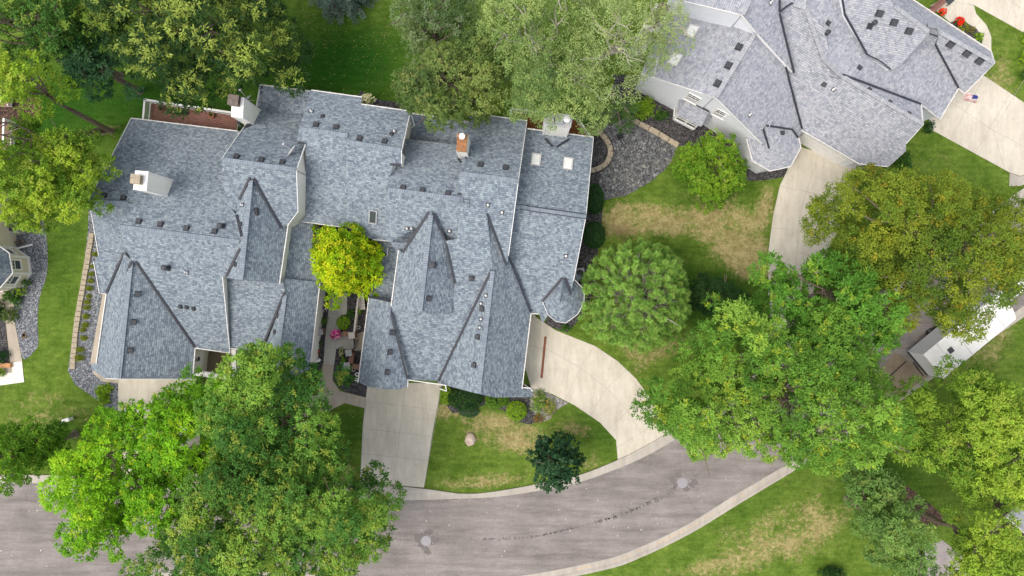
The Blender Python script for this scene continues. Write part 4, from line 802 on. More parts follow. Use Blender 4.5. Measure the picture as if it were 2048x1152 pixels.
# low patio wall with white cap
mb = MB(); p = W(388, 745, .9); q = W(452, 754, .9); m_ = W(416, 743, .9)
def low_wall(mb, pts, w, z, m0=0, m1=1):
    for a, b in zip(pts[:-1], pts[1:]):
        d = b - a; c = (a + b) / 2; az = math.atan2(d.y, d.x); mb.box((c.x, c.y, 0), Vector((d.x, d.y)).length, w, z - .06, az, m=m0); mb.box((c.x, c.y, z - .06), Vector((d.x, d.y)).length + .06, w * 1.35, .06, az, m=m1)
low_wall(mb, [W(388, 746, .9), W(450, 754, .9)], .32, .9); low_wall(mb, [W(467, 700, .9), W(468, 752, .9)], .25, .9)
single("patio_wall", mb, [M['siding'], M['white']], "low white capped wall closing the brown patio beside the left garage", "wall")

# ---- pale house, top right
h2 = House("pale_grey_house", "pale blue white house with a light grey roof at the upper right", W(1640, 150, 0), M['shingle2'], M['siding2'], M['cap2'])
fa = h2.facet
fa("RA_W", [(1431, 195, 7.05), (1307, 155, 5.0), (1282, 147), (1337, 14), (1367, 23), (1509, 64, 7.05)])
fa("RA_E", [(1431, 195, 7.05), (1509, 64, 7.05), (1571, 133), (1604, 260), (1597, 276), (1584, 259), (1531, 251), (1526, 258), (1536, 292), (1524, 287, 3.2)], [(1604, 268, 3.0)])
fa("RB_W", [(1484, 30, 8.6), (1368, 2, 7.1), (1340, -6), (1360, -60), (1520, -60, 8.6)])
fa("RB_E", [(1484, 30, 8.6), (1520, -60, 8.6), (1559, -60), (1559, 26, 7.3), (1588, 146), (1584, 144), (1509, 62, 7.3)], [(1586, 145, 5.0)])
fa("RC_W", [(1604, 260, 2.7), (1719, 328, 2.7), (1778, 333), (1812, 302), (1812, 288), (1847, 249), (1675, 146, 5.5), (1647, 116), (1631, 72), (1612, 16), (1585, 6), (1559, 26), (1588, 146), (1571, 133)])
zq = lambda n_, x, y: (lambda f: (lambda g, pl: H - H * (pl[2] - H) / (-H - pl[0] * g.x - pl[1] * g.y))(W(x, y, 0), f["pl"]))([f for f in h2.F if f["n"] == n_][0])
fa("RG", [(1559, 26, zq("RC_W", 1559, 26)), (1585, 6, zq("RC_W", 1585, 6)), (1612, 16, zq("RC_W", 1612, 16)), (1619, -60), (1559, -60)])
fa("RC_E", [(1675, 146, 5.5), (1847, 249, 5.2), (1843, 209, 4.2), (1678, 145)])
fa("RD", [(1612, 16), (1631, 72), (1647, 116), (1675, 146), (1678, 145), (1843, 209), (1880, 239, 2.8), (1917, 177, 2.8), (1859, 68), (1794, 137), (1781, 139), (1734, 109), (1689, 28), (1683, -60), (1619, -60)], [(1612, 16, zq('RC_W', 1612, 16)), (1612, 16, zq('RC_W', 1612, 16)), (1675, 146, zq('RC_W', 1675, 146))])
fa("RE_W", [(1689, 28, 6.6), (1734, 109), (1781, 139, 5.0), (1794, 137), (1859, 66), (1788, 12, 7.2), (1750, -60), (1683, -60)])
fa("RE_E", [(1788, 12, 7.1), (1859, 66, 6.4), (1853, 37, 5.6), (1782, -10, 6.4), (1750, -60)])
fa("RF_W", [(1853, 50, 5.0), (1859, 68), (1917, 177, 2.8), (1930, 187, 2.8), (1990, 126, 5.0)])
fa("RF_E", [(1853, 50, 5.0), (1990, 126, 5.0), (1983, 102, 3.6), (1825, -2, 3.2), (1770, -38, 3.2), (1750, -60), (1782, -10)])
zat = lambda n_, x, y: (lambda f: (lambda g, pl: H - H * (pl[2] - H) / (-H - pl[0] * g.x - pl[1] * g.y))(W(x, y, 0), f['pl']))([f for f in h2.F if f['n'] == n_][0])
A_ = (1536, 260, zat('RA_E', 1536, 260) + .12)
TQ = [(1494, 278, 2.9), (1505, 322, 2.9), (1540, 342, 2.9), (1581, 333, 2.9), (1602, 295, 2.9), (1597, 276, 2.9), (1584, 258, max(2.9, zat('RA_E', 1584, 258) + .02))]
for i in range(len(TQ) - 1): fa("T%d" % i, [A_, TQ[i], TQ[i + 1]])
fa("T8", [A_, TQ[-1], (1531, 250, zat("RA_E", 1531, 250) + .02)])
h2.make(0.28)
for v in [((1571, 134), (1604, 258)), ((1559, 27), (1588, 146)), ((1559, 24), (1585, 6)), ((1559, 24), (1559, -20)), ((1526, 258), (1538, 297)), ((1532, 251), (1584, 259), (1596, 275)), ((1677, 146), (1842, 208)), ((1683, -10), (1689, 28), (1734, 109)), ((1859, 68), (1917, 176))]: h2.strip("valley_flashing", v, .13, .05, M['dark'], .05, 12)
h2.strip("valley_flashing", [(1734, 109), (1760, 122), (1781, 139)], .06, .05, M['dark'], .06, 12)
for v in [((1510, 66), (1432, 194)), ((1500, 0), (1485, 29)), ((1612, 16), (1631, 72), (1647, 116), (1675, 147), (1846, 248)), ((1788, 12), (1858, 64)), ((1855, 50), (1989, 126)), ((1587, 8), (1612, 16))]: h2.ridge(*v)
for v in [((1604, 261), (1719, 328), (1777, 333)), ((1843, 209), (1880, 239), (1917, 177), (1930, 187)), ((1983, 102), (1825, -2)), ((1307, 155), (1337, 14)), ((1493, 278), (1505, 322), (1540, 342), (1581, 333), (1602, 295), (1598, 276))]: h2.gutter(*v)
for v in [((1282, 147), (1307, 155), (1431, 195), (1524, 287)), ((1368, 2), (1484, 30), (1509, 62), (1584, 144)), ((1843, 209), (1847, 249), (1812, 288)), ((1983, 102), (1990, 126), (1930, 187))]: h2.rake(*v)
for v in [(1478, 94), (1457, 131), (1435, 167), (1759, 27), (1788, 45), (1818, 62), (1901, 89), (1934, 107), (1959, 122)]: h2.vent(*v, w=.42, l=.36)
for v in [(1737, 181), (1778, 206), (1816, 229)]: h2.vent(*v, w=.26, l=.26)
for v in [(1648, 169), (1656, 46), (1719, 135), (1564, 266)]: h2.vent(*v, w=.26, l=.26, h=.15)
for v in [(1499, 230), (1541, 6), (1667, 179)]: h2.pipe(*v)
h2.turbine(1740, 52, .13, .8); h2.turbine(1649, 70, .13, .7)
h2.skylight(1384, 63, .8, .62); h2.skylight(1351, 119, .8, .62)
h2.chimney([(1312, 8), (1337, 20), (1310, 66), (1286, 52)], 8.2, 3.0, [(1323, 22, 'dark', .72), (1306, 43, 'dark', .72)])
# bay window and windows on the gable wall: the wall runs through these two world points
p0 = W(1299, 203, 0); p1 = W(1434, 272, 0)
f_ = [f for f in h2.F if f['n'] == 'RA_E'][0]; pk = W(1431, 195, 7.05); d = (W(1524, 287, 3.2) - W(1307, 155, 5.0)); d.z = 0; d.normalize(); nn = Vector((d.y, -d.x, 0)); nn = nn if nn.y < 0 else -nn
wp = Vector((pk.x, pk.y, 0)) - nn * 0.28
def onwall(px, py, z):      # the pixel column meets the wall plane; height solved from the view ray
    g = W(px, py, 0); k = (wp.dot(nn)) / (g.dot(nn)); return Vector((g.x * k, g.y * k, H * (1 - k)))
for (x, y, w_, hh) in ((1385, 197, .95, 1.5), (1441, 228, .95, 1.45), (1459, 265, .95, 1.0)): window_on(h2.root, onwall(x, y, 0), nn, w_, hh, lower_blind=True)
bx = MB(); c0 = onwall(1362, 226, 0); base = Vector((c0.x, c0.y, 0)); base = base + d * .55; az = math.atan2(d.y, d.x)
def fr(x, y, z): return base + d * x + nn * y + Vector((0, 0, z))
bw = 1.25; dp = .85
foot = [fr(-bw, 0, 0), fr(-bw * .72, dp, 0), fr(bw * .72, dp, 0), fr(bw, 0, 0)]
bx.prism([tuple(p[:2]) for p in foot], 0.35, 2.6); bay = bx.build("bay_window", M['siding2'], h2.root)
rb = MB(); e = [fr(-bw * 1.15, 0.0, 2.62), fr(-bw * .82, dp + .22, 2.62), fr(bw * .82, dp + .22, 2.62), fr(bw * 1.15, 0.0, 2.62)]; tp = [fr(-bw * .75, 0.0, 3.35), fr(bw * .75, 0, 3.35)]
def uvp(P): return [(p.dot(d), p.z * 1.3 - p.dot(nn)) for p in P]
for P in ([e[0], e[1], tp[0]], [e[1], e[2], tp[1], tp[0]], [e[2], e[3], tp[1]]): rb.face(P, 0, uvp(P))
rb.face(e[::-1], 1); rb.build("bay_roof", [M['shingle2'], M['white']], bay)
window_on(bay, fr(-.45, dp, 1.6), nn, .8, 1.3); window_on(bay, fr(.45, dp, 1.6), nn, .8, 1.3)
sn = (foot[1] - foot[0]); s_n = Vector((sn.y, -sn.x, 0)).normalized(); s_n = s_n if s_n.dot(-d) > 0 else -s_n; window_on(bay, (foot[0] + foot[1]) / 2 + Vector((0, 0, 1.6)), s_n, .5, 1.3)
fl = MB(); c = (tp[0] + tp[1]) / 2; fl.box(c + nn * .04 - Vector((0, 0, .02)), bw * 1.5, .06, .08, az); fl.build("flashing", M['dark'], bay)
a = W(1612, 268, 2.7) ; b = W(1706, 323, 2.7); n_ = Vector((b.y - a.y, -(b.x - a.x), 0)).normalized(); n_ = n_ if n_.y < 0 else -n_; garage_door(h2.root, Vector((a.x, a.y, 0)) - n_ * .25, Vector((b.x, b.y, 0)) - n_ * .25, 0, 2.2, M['white'])
a = W(1884, 232, 2.8); b = W(1912, 184, 2.8); garage_door(h2.root, Vector((a.x - .3, a.y + .15, 0)), Vector((b.x - .3, b.y + .15, 0)), 0, 2.2, M['white'])
# flag on a pole at the corner of the pale house
def flag():
    root = thing("flag", "red white and blue flag on a short white pole above the upper right driveway", "flag", W(1955, 190, 3.0)); pm = MB()
    a = W(1931, 185, 2.9); b = W(1957, 191, 3.6); pm.tube([a, b], .018, 6); pm.lathe(b, [(.02, -.03), (.045, 0), (.02, .04)], 8); pm.build("pole", M['white'], root)
    R_ = MB(); N = 13; L = .95; dv = (a - b).normalized(); side = Vector((0.25, -0.95, -.35)).normalized()
    for i in range(N):                       # stripes run along the fly
        for k in range(8):
            f0, f1 = k / 8, (k + 1) / 8
            def q(s_, t_): return b + dv * (.08 + s_ * .9) + side * (t_ * .55) + Vector((0, 0, .07 * math.sin(s_ * 9 + t_ * 3) - .15 * t_)) + Vector((.05 * math.sin(t_ * 7), 0, 0))
            P = [q(f0, i / N), q(f0, (i + 1) / N), q(f1, (i + 1) / N), q(f1, i / N)]
            R_.face(P, 2 if (k < 3 and i < 7) else (i % 2))
    R_.build("cloth", [plain("flag_red", (.38, .03, .035), .8), M['white'], plain("flag_blue", (.04, .05, .22), .8)], root)
flag()
# ---- tan house at the left edge
h3 = House("tan_sided_house", "tan sided house with a white trimmed bay at the left edge", W(-20, 520, 0), M['shingle'], M['siding3'], M['cap'])
fa = h3.facet
fa("BAY0", [(18, 506, 2.6), (25, 546, 2.6), (-60, 540, 5.2)]); fa("BAY1", [(25, 546, 2.6), (-12, 590, 2.6), (-60, 540, 5.2)]); fa("BAY2", [(0, 493, 2.6), (18, 506, 2.6), (-60, 540, 5.2)]); fa("BAY3", [(-12, 590, 2.6), (-60, 600, 2.6), (-60, 540, 5.2)])
h3.F += []
h3.make(0.22); bpy.data.objects.remove(h3.wall)
h3.gutter((0, 493), (18, 506), (25, 546), (-12, 590))
mb = MB(); mb.prism([tuple(W(31, 380, 0)[:2]), tuple(W(33, 496, 0)[:2]), tuple(W(-150, 520, 0)[:2]), tuple(W(-150, 360, 0)[:2])], 0, 5.2); mb.build("wall", M['siding3v'] if 'siding3v' in M else siding("tan_siding_side", (0.66, 0.60, 0.45)), h3.root)
mb = MB(); P = [W(31, 376, 0), W(33, 500, 0), W(-150, 524, 0), W(-150, 356, 0)]; R0 = [(p.x + (.3 if i < 2 else 0), p.y, 5.2) for i, p in enumerate(P)]; mid = [((R0[0][0] + R0[3][0]) / 2, R0[0][1], 7.0), ((R0[1][0] + R0[2][0]) / 2, R0[1][1], 7.0)]
mb.face([R0[0], mid[0], mid[1], R0[1]][::-1], 0, [(0, 0), (0, 5), (5, 5), (5, 0)]); mb.face([R0[3], R0[2], mid[1], mid[0]][::-1], 0, [(0, 0), (5, 0), (5, 5), (0, 5)]); mb.face([R0[0], R0[3], mid[0]], 1); mb.face([R0[1], mid[1], R0[2]], 1); mb.build("roof", [M['shingle'], M['siding3']], h3.root)
# bay windows and white corner boards
c1, c2, c3, c0 = W(63, 547, 0), W(59, 515, 0), W(33, 496, 0), W(46, 573, 0)
cb = MB()
c4 = W(-5, 585, 0)
cb.prism([tuple(p[:2]) for p in (c3, c2, c1, c0, c4, W(-60, 590, 0), W(-60, 500, 0))], 0, 2.52); cb.build("bay_wall", M['siding3'], h3.root)
for p, q, ww in ((c2, c1, .75), (c1, c0, .8), (c3, c2, .7)):
    dd = (q - p); n_ = Vector((dd.y, -dd.x, 0)).normalized(); n_ = n_ if n_.x > 0 else -n_
    window_on(h3.root, (p + q) / 2 + Vector((0, 0, 1.75)) + n_ * .0, n_, min(ww, dd.length * .62), 1.3)
cm = MB()
for p in (c1, c2, c3, c0): cm.box((p.x, p.y, 0), .14, .14, 2.5, .5)
for p, q in ((c2, c1), (c1, c0), (c3, c2), (c0, c4)):
    c = (p + q) / 2; dd = q - p; cm.box((c.x, c.y, 0.0), dd.length + .1, .1, .25, math.atan2(dd.y, dd.x)); cm.box((c.x, c.y, 2.3), dd.length + .1, .12, .22, math.atan2(dd.y, dd.x))
cm.build("corner_board", M['white'], h3.root)
mb = MB(); mb.tube([W(33, 497, .25), W(65, 489, .08)], .07, 6); mb.build("downpipe", M['white'], h3.root)
P = [tuple(W(x, y, .7)[:2]) for x, y in ((-60, 182), (20, 186), (18, 212), (-60, 208))]; deck("deck", "small brown deck with white rail under the leafy tree at the left edge", P, .7, [(P[0], P[1]), (P[1], P[2])], (1, 0), M['decking'], M['white'])
P = [tuple(W(x, y, .5)[:2]) for x, y in ((-60, 262), (26, 244), (24, 300), (-60, 310))]; deck("stairs", "brown steps with white rail at the left edge below the small deck", P, .5, [(P[1], P[2])], (.3, 1), M['decking'], M['white'])
# ---- neighbour's roof at the lower right corner
h4 = House("corner_house", "house with a plain grey roof half hidden by trees in the lower right corner", W(2080, 1120, 0), M['shingle2'], plain('dark_brown_wall', (.075, .06, .045), .9, .3), M['cap2'])
h4.facet("a", [(2012, 1033, 3.2), (2048, 1062), (2110, 1120, 3.2), (2160, 1060, 5), (2070, 985, 5)])
h4.facet("b", [(2070, 985, 5), (2160, 1060, 5), (2190, 1020, 3.2), (2110, 960, 3.2)])
h4.make(); h4.gutter((2012, 1033), (2110, 1120)); h4.ridge((2070, 985), (2160, 1060))
# ------------------------------------------------------------------ trees
def in_poly_np(x, y, poly):
    c = np.zeros(len(x), bool); n = len(poly); j = n - 1
    for i in range(n):
        xi, yi = poly[i]; xj, yj = poly[j]
        if yi != yj:
            c ^= ((yi > y) != (yj > y)) & (x < (xj - xi) * (y - yi) / (yj - yi) + xi)
        j = i
    return c
def edge_dist(x, y, poly):
    d = np.full(len(x), 1e9)
    for i in range(len(poly)):
        ax, ay = poly[i]; bx, by = poly[(i + 1) % len(poly)]; ux, uy = bx - ax, by - ay; L = ux * ux + uy * uy + 1e-9
        t_ = np.clip(((x - ax) * ux + (y - ay) * uy) / L, 0, 1); d = np.minimum(d, np.hypot(x - ax - t_ * ux, y - ay - t_ * uy))
    return d
def leaf_mesh(name, base, axis, nrm, L, Wd, col, mat, parent, fold=0.0):
    """diamond leaves: one quad each"""
    n = len(base); side = np.cross(nrm, axis); side /= np.linalg.norm(side, axis=1, keepdims=True) + 1e-9
    v = np.empty((n, 4, 3)); mid = base + axis * (L * 0.45)[:, None]
    v[:, 0] = base; v[:, 1] = mid + side * (Wd / 2)[:, None]; v[:, 2] = base + axis * L[:, None]; v[:, 3] = mid - side * (Wd / 2)[:, None]
    if parent is not None: v -= np.array(tuple(ORG[parent]))
    me = bpy.data.meshes.new(name); me.vertices.add(4 * n); me.vertices.foreach_set("co", v.astype(np.float32).ravel())
    me.loops.add(4 * n); me.loops.foreach_set("vertex_index", np.arange(4 * n, dtype=np.int32))
    me.polygons.add(n); me.polygons.foreach_set("loop_start", np.arange(0, 4 * n, 4, dtype=np.int32)); me.polygons.foreach_set("loop_total", np.full(n, 4, np.int32))
    ca = me.color_attributes.new("tint", 'FLOAT_COLOR', 'POINT'); cc = np.ones((n, 4, 4), np.float32); cc[:, :, :3] = np.clip(col, 0, 1)[:, None, :]; ca.data.foreach_set("color", cc.ravel())
    me.materials.append(mat); me.update(calc_edges=True); me.validate()
    o = bpy.data.objects.new(name, me); COL.objects.link(o)
    if parent is not None: o.parent = parent; ORG[o] = ORG[parent]
    return o
def unit(r, n):
    v = r.normal(size=(n, 3)); return v / np.linalg.norm(v, axis=1, keepdims=True)
def tufts(r, c, out, rad, nleaf, L, Wd, cols, flat_=0.45, droop=0.0, jit=0.16):
    """leaves in small rosettes round each tuft centre"""
    n = len(c) * nleaf; C = np.repeat(c, nleaf, 0); O = np.repeat(out, nleaf, 0); K = np.repeat(cols, nleaf, 0)
    d = unit(r, n); a = d + O * 0.7; a[:, 2] *= flat_; a[:, 2] -= droop; a /= np.linalg.norm(a, axis=1, keepdims=True) + 1e-9
    nr = unit(r, n) * 0.5 + O * 0.95; nr[:, 2] += 0.45; nr /= np.linalg.norm(nr, axis=1, keepdims=True)
    b = C + unit(r, n) * (rad * r.random(n) ** 0.5)[:, None] * np.array([1, 1, .7])
    ll = L * r.uniform(.65, 1.25, n); ww = Wd * r.uniform(.7, 1.25, n); K = K * r.uniform(1 - jit, 1 + jit, (n, 1)) * r.uniform(1 - jit / 3, 1 + jit / 3, (n, 3))
    return b, a, nr, ll, ww, K
def limb(mb, a, b, r0, r1, rr, sag=0.0, n=5):
    P = []
    for i in range(n + 1):
        t_ = i / n; p = a.lerp(b, t_); p.z += sag * math.sin(t_ * math.pi); k = math.sin(t_ * math.pi) * (a - b).length * .05
        P.append(p + Vector((rr.gauss(0, k), rr.gauss(0, k), rr.gauss(0, k * .5))))
    mb.tube(P, [r0 + (r1 - r0) * i / n for i in range(n + 1)], 6)
    return P
def tree(name, label, px, zb, zt, pal, seed, base=None, lobe=2.2, clump=(0.6, 1.15), sp=1.2, ntuft=44, trad=.22, nleaf=15, L=.20, Wd=.095, trunk=.22, bark='bark', limbs=16, tipcol=None, tip=.25, under=.8, group=None, cat="tree", bare=0, flat_=.45, droop=0.0, rough=1.0, lobecol=0.5, mat='leaf', gaps=0.0):
    r = np.random.default_rng(seed); rr = random.Random(seed); zm = zb + (zt - zb) * .55
    poly = [tuple(W(x, y, zm)[:2]) for x, y in px]
    cx, cy = sum(p[0] for p in poly) / len(poly), sum(p[1] for p in poly) / len(poly)
    bx, by = (W(*base, 0)[:2] if base else (cx, cy))
    root = thing(name, label, cat, (bx, by, 0), group); pal = np.array(pal, float) * (1.42 if seed in (22, 23) else 1.9 if seed == 46 else 1.28 if seed in (22, 23, 24, 25, 26, 27, 45, 46, 47) else 1.1)
    xs = [p[0] for p in poly]; ys = [p[1] for p in poly]; A = abs(area(poly)); D = min(max(xs) - min(xs), max(ys) - min(ys)) / 2
    # major lobes give the crown its big rounded masses, each with its own tone
    nl = max(3, int(A / (lobe * lobe * 2.2))); X = r.uniform(min(xs), max(xs), nl * 12); Y = r.uniform(min(ys), max(ys), nl * 12); ok = in_poly_np(X, Y, poly); X = X[ok][:nl]; Y = Y[ok][:nl]; nl = len(X)
    lr = lobe * r.uniform(.7, 1.35, nl); lh = r.uniform(-.5, 1.0, nl) * (zt - zb) * .16; lc = r.random(nl)
    def top(x, y):
        e = np.clip(edge_dist(x, y, poly) / (D * .9), 0, 1); b = np.sqrt(np.clip(1 - (1 - e) ** 2, 0, 1)); z = zb + (zt - zb) * (.12 + .76 * b)
        d = np.hypot(x[:, None] - X[None], y[:, None] - Y[None]) / lr[None]; q = np.sqrt(np.clip(1 - d * d, 0, 1)); bl = (q * (lr[None] * 1.15) + lh[None] * (q > 0)); k = bl.argmax(1)
        return np.minimum(z + bl.max(1) - lobe * .85, zt + .3), k, d.min(1)
    # clump centres, Poisson-ish
    n0 = int(A / (sp * sp) * 6); x = r.uniform(min(xs), max(xs), n0 * 2); y = r.uniform(min(ys), max(ys), n0 * 2); ok = in_poly_np(x, y, poly) & (edge_dist(x, y, poly) > (clump[0] + clump[1]) * .36); x = x[ok]; y = y[ok]
    keep = []; cell = {}
    for i in range(len(x)):
        ci = (int(x[i] // sp), int(y[i] // sp)); bad = False
        for u in (-1, 0, 1):
            for w in (-1, 0, 1):
                for j in cell.get((ci[0] + u, ci[1] + w), ()):
                    if (x[i] - x[j]) ** 2 + (y[i] - y[j]) ** 2 < (sp * .8) ** 2: bad = True; break
        if not bad: keep.append(i); cell.setdefault(ci, []).append(i)
    x = x[keep]; y = y[keep]; z, k, dl = top(x, y)
    if gaps > 0: m = (dl < 1.0) | (r.random(len(x)) > gaps); x, y, z, k, dl = x[m], y[m], z[m], k[m], dl[m]
    R = r.uniform(clump[0], clump[1], len(x)); z = z - R * .6 + r.normal(0, .5 * rough, len(x)) * R
    C = np.stack([x, y, z], 1); tone = np.clip(lobecol * lc[k] + (1 - lobecol) * r.random(len(x)), 0, 1)
    # a second, lower storey of clumps closes the crown from the side; darker tones paint in crown shade
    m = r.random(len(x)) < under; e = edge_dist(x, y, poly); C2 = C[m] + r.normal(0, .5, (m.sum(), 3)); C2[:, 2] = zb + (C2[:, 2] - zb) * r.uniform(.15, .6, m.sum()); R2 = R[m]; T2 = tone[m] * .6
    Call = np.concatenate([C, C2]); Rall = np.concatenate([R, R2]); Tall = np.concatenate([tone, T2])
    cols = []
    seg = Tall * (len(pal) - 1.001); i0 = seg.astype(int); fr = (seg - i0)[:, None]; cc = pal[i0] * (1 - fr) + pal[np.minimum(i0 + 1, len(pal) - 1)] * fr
    nt = np.maximum(6, (ntuft * (Rall / np.mean(clump)) ** 2)).astype(int); idx = np.repeat(np.arange(len(Call)), nt); n = len(idx)
    d = unit(r, n); d[:, 2] = np.abs(d[:, 2]) * np.where(r.random(n) < .18, -1, 1); T = Call[idx] + d * (Rall[idx] * r.uniform(.80, 1.05, n))[:, None] * np.array([1, 1, .8])
    K = cc[idx] * r.uniform(.85, 1.15, (n, 1))
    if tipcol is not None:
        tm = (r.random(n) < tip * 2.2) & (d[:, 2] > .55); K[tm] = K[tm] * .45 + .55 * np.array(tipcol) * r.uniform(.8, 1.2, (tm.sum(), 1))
    b, a, nr, ll, ww, KK = tufts(r, T, d, trad, nleaf, L, Wd, K, flat_, droop)
    leaf_mesh("crown", b, a, nr, ll, ww, KK, M[mat], root)
    # trunk and limbs
    mb = MB(); zt0 = zb + (zt - zb) * .25; hub = Vector((bx + (cx - bx) * .35, by + (cy - by) * .35, max(1.2, zb * .8)))
    mb.tube([Vector((bx, by, -.05)), Vector((bx, by, .25)), Vector((bx, by, 0)).lerp(hub, .6), hub], [trunk * 1.7, trunk * 1.15, trunk, trunk * .85], 9)
    mb.build("trunk", M[bark], root, True); lm = MB(); sel = list(range(len(C))); rr.shuffle(sel)
    top_ = Vector((cx, cy, zt - (zt - zb) * .3)); limb(lm, hub, top_, trunk * .8, trunk * .25, rr)
    for i in sel[:limbs]:
        q = Vector(C[i]); s_ = hub.lerp(top_, rr.uniform(0, .7)); P = limb(lm, s_, q, trunk * .42, .035, rr, (q - s_).length * .06)
        for _ in range(2): w_ = P[rr.choice((2, 3, 4))]; limb(lm, w_, w_ + Vector((rr.gauss(0, 1), rr.gauss(0, 1), rr.uniform(.2, 1))) * (R[i] * .9), .05, .02, rr, n=3)
    for _ in range(bare):       # pale bare twigs standing out of the foliage
        i = rr.choice(sel[:limbs]); q = Vector(C[i]); e = q + Vector((rr.gauss(0, 1), rr.gauss(0, 1), .25)).normalized() * rr.uniform(.9, 2.2) + Vector((0, 0, R[i] * 1.0)); P = limb(lm, q, e, .045, .018, rr, n=4)
        for w_ in P[1:4]: limb(lm, w_, w_ + Vector((rr.gauss(0, 1), rr.gauss(0, 1), rr.uniform(0, .5))) * .45, .02, .01, rr, n=2)
    lm.build("limbs", M[bark], root, True)
    return root
def ell(cx, cy, rx, ry, a=0, n=22, wob=.10, seed=0, lob=5):
    r = random.Random(seed + int(cx)); ph = [r.random() * 6.28 for _ in range(3)]; out = []
    for i in range(n):
        t_ = 2 * math.pi * i / n; k = 1 + wob * math.sin(lob * t_ + ph[0]) + wob * .6 * math.sin((lob * 2 + 1) * t_ + ph[1]) ; x, y = rx * math.cos(t_) * k, ry * math.sin(t_) * k; ca, sa = math.cos(math.radians(a)), math.sin(math.radians(a)); out.append((cx + x * ca - y * sa, cy + x * sa + y * ca))
    return out
# bright green tree, lower left
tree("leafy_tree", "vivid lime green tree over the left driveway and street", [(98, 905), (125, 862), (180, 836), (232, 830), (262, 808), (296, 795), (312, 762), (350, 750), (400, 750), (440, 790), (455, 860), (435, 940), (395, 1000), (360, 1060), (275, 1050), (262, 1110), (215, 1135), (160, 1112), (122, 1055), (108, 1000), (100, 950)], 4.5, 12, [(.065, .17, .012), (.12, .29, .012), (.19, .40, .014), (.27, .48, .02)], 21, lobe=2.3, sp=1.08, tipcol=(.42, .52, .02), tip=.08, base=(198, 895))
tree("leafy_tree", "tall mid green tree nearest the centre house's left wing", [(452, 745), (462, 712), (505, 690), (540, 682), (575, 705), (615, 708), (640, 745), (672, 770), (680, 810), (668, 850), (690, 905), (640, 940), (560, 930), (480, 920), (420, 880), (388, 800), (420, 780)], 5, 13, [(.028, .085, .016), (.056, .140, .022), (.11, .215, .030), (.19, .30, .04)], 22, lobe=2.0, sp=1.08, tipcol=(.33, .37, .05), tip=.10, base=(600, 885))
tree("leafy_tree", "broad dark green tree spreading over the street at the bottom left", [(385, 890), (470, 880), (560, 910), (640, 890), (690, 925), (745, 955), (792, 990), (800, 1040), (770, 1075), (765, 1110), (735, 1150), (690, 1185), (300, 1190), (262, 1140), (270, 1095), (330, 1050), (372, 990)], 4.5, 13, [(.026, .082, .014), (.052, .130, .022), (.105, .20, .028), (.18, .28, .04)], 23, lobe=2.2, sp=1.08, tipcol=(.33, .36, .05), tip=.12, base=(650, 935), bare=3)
tree("leafy_tree", "round dark green tree beside the street at the left edge", [(-60, 850), (0, 842), (50, 838), (85, 862), (97, 900), (92, 950), (60, 968), (20, 975), (-60, 985)], 3.5, 9, [(.045, .12, .010), (.085, .19, .012), (.14, .27, .015)], 24, lobe=1.6, tipcol=(.22, .36, .02), tip=.12)
# leaning trees, upper left
tree("leafy_tree", "yellow green tree with forked trunk beside the left roof", [(-60, 210), (20, 215), (50, 262), (90, 250), (110, 215), (140, 262), (168, 300), (175, 330), (155, 365), (160, 405), (135, 435), (70, 432), (20, 440), (-60, 450)], 6.5, 13, [(.055, .13, .015), (.12, .215, .02), (.22, .32, .025), (.30, .38, .03)], 25, lobe=1.8, base=(205, 262), tipcol=(.36, .40, .06), tip=.15, bare=3, limbs=8, trunk=.22, gaps=0, sp=1.0)
tree("leafy_tree", "small yellow green crown above the brown steps at the left", [(20, 130), (60, 112), (100, 112), (122, 150), (112, 200), (80, 232), (48, 215), (15, 185)], 7, 12.5, [(.10, .20, .02), (.20, .31, .025), (.30, .38, .035)], 26, lobe=1.3, base=(222, 262), tipcol=(.38, .42, .06), tip=.15, trunk=.18, limbs=8)
tree("leafy_tree", "mid green tree in the top left corner", [(-60, -60), (150, -60), (155, 40), (150, 100), (110, 110), (60, 90), (30, 105), (-60, 140)], 6, 13, [(.04, .105, .02), (.085, .175, .028), (.14, .24, .035)], 27, lobe=1.8, tipcol=(.3, .36, .05), tip=.1, bare=6, gaps=.3)
tree("leafy_tree", "low blue green tree behind the left roof's deck", [(100, 40), (200, 60), (250, 120), (250, 170), (215, 195), (170, 185), (140, 150), (110, 110)], 4, 8.5, [(.022, .075, .030), (.045, .12, .05), (.08, .17, .07)], 28, lobe=1.5, gaps=.1)
tree("leafy_tree", "big dark green tree with pale yellow tips above the deck", [(130, -80), (560, -80), (562, 30), (575, 95), (602, 150), (560, 155), (520, 165), (470, 185), (430, 160), (395, 200), (360, 190), (320, 165), (290, 150), (250, 165), (220, 110), (175, 60), (140, 20)], 4.5, 12.5, [(.014, .042, .014), (.030, .070, .018), (.07, .12, .024)], 29, lobe=2.0, tipcol=(.46, .56, .10), tip=.30, base=(380, 40), L=.28, Wd=.075, nleaf=12, gaps=.15)
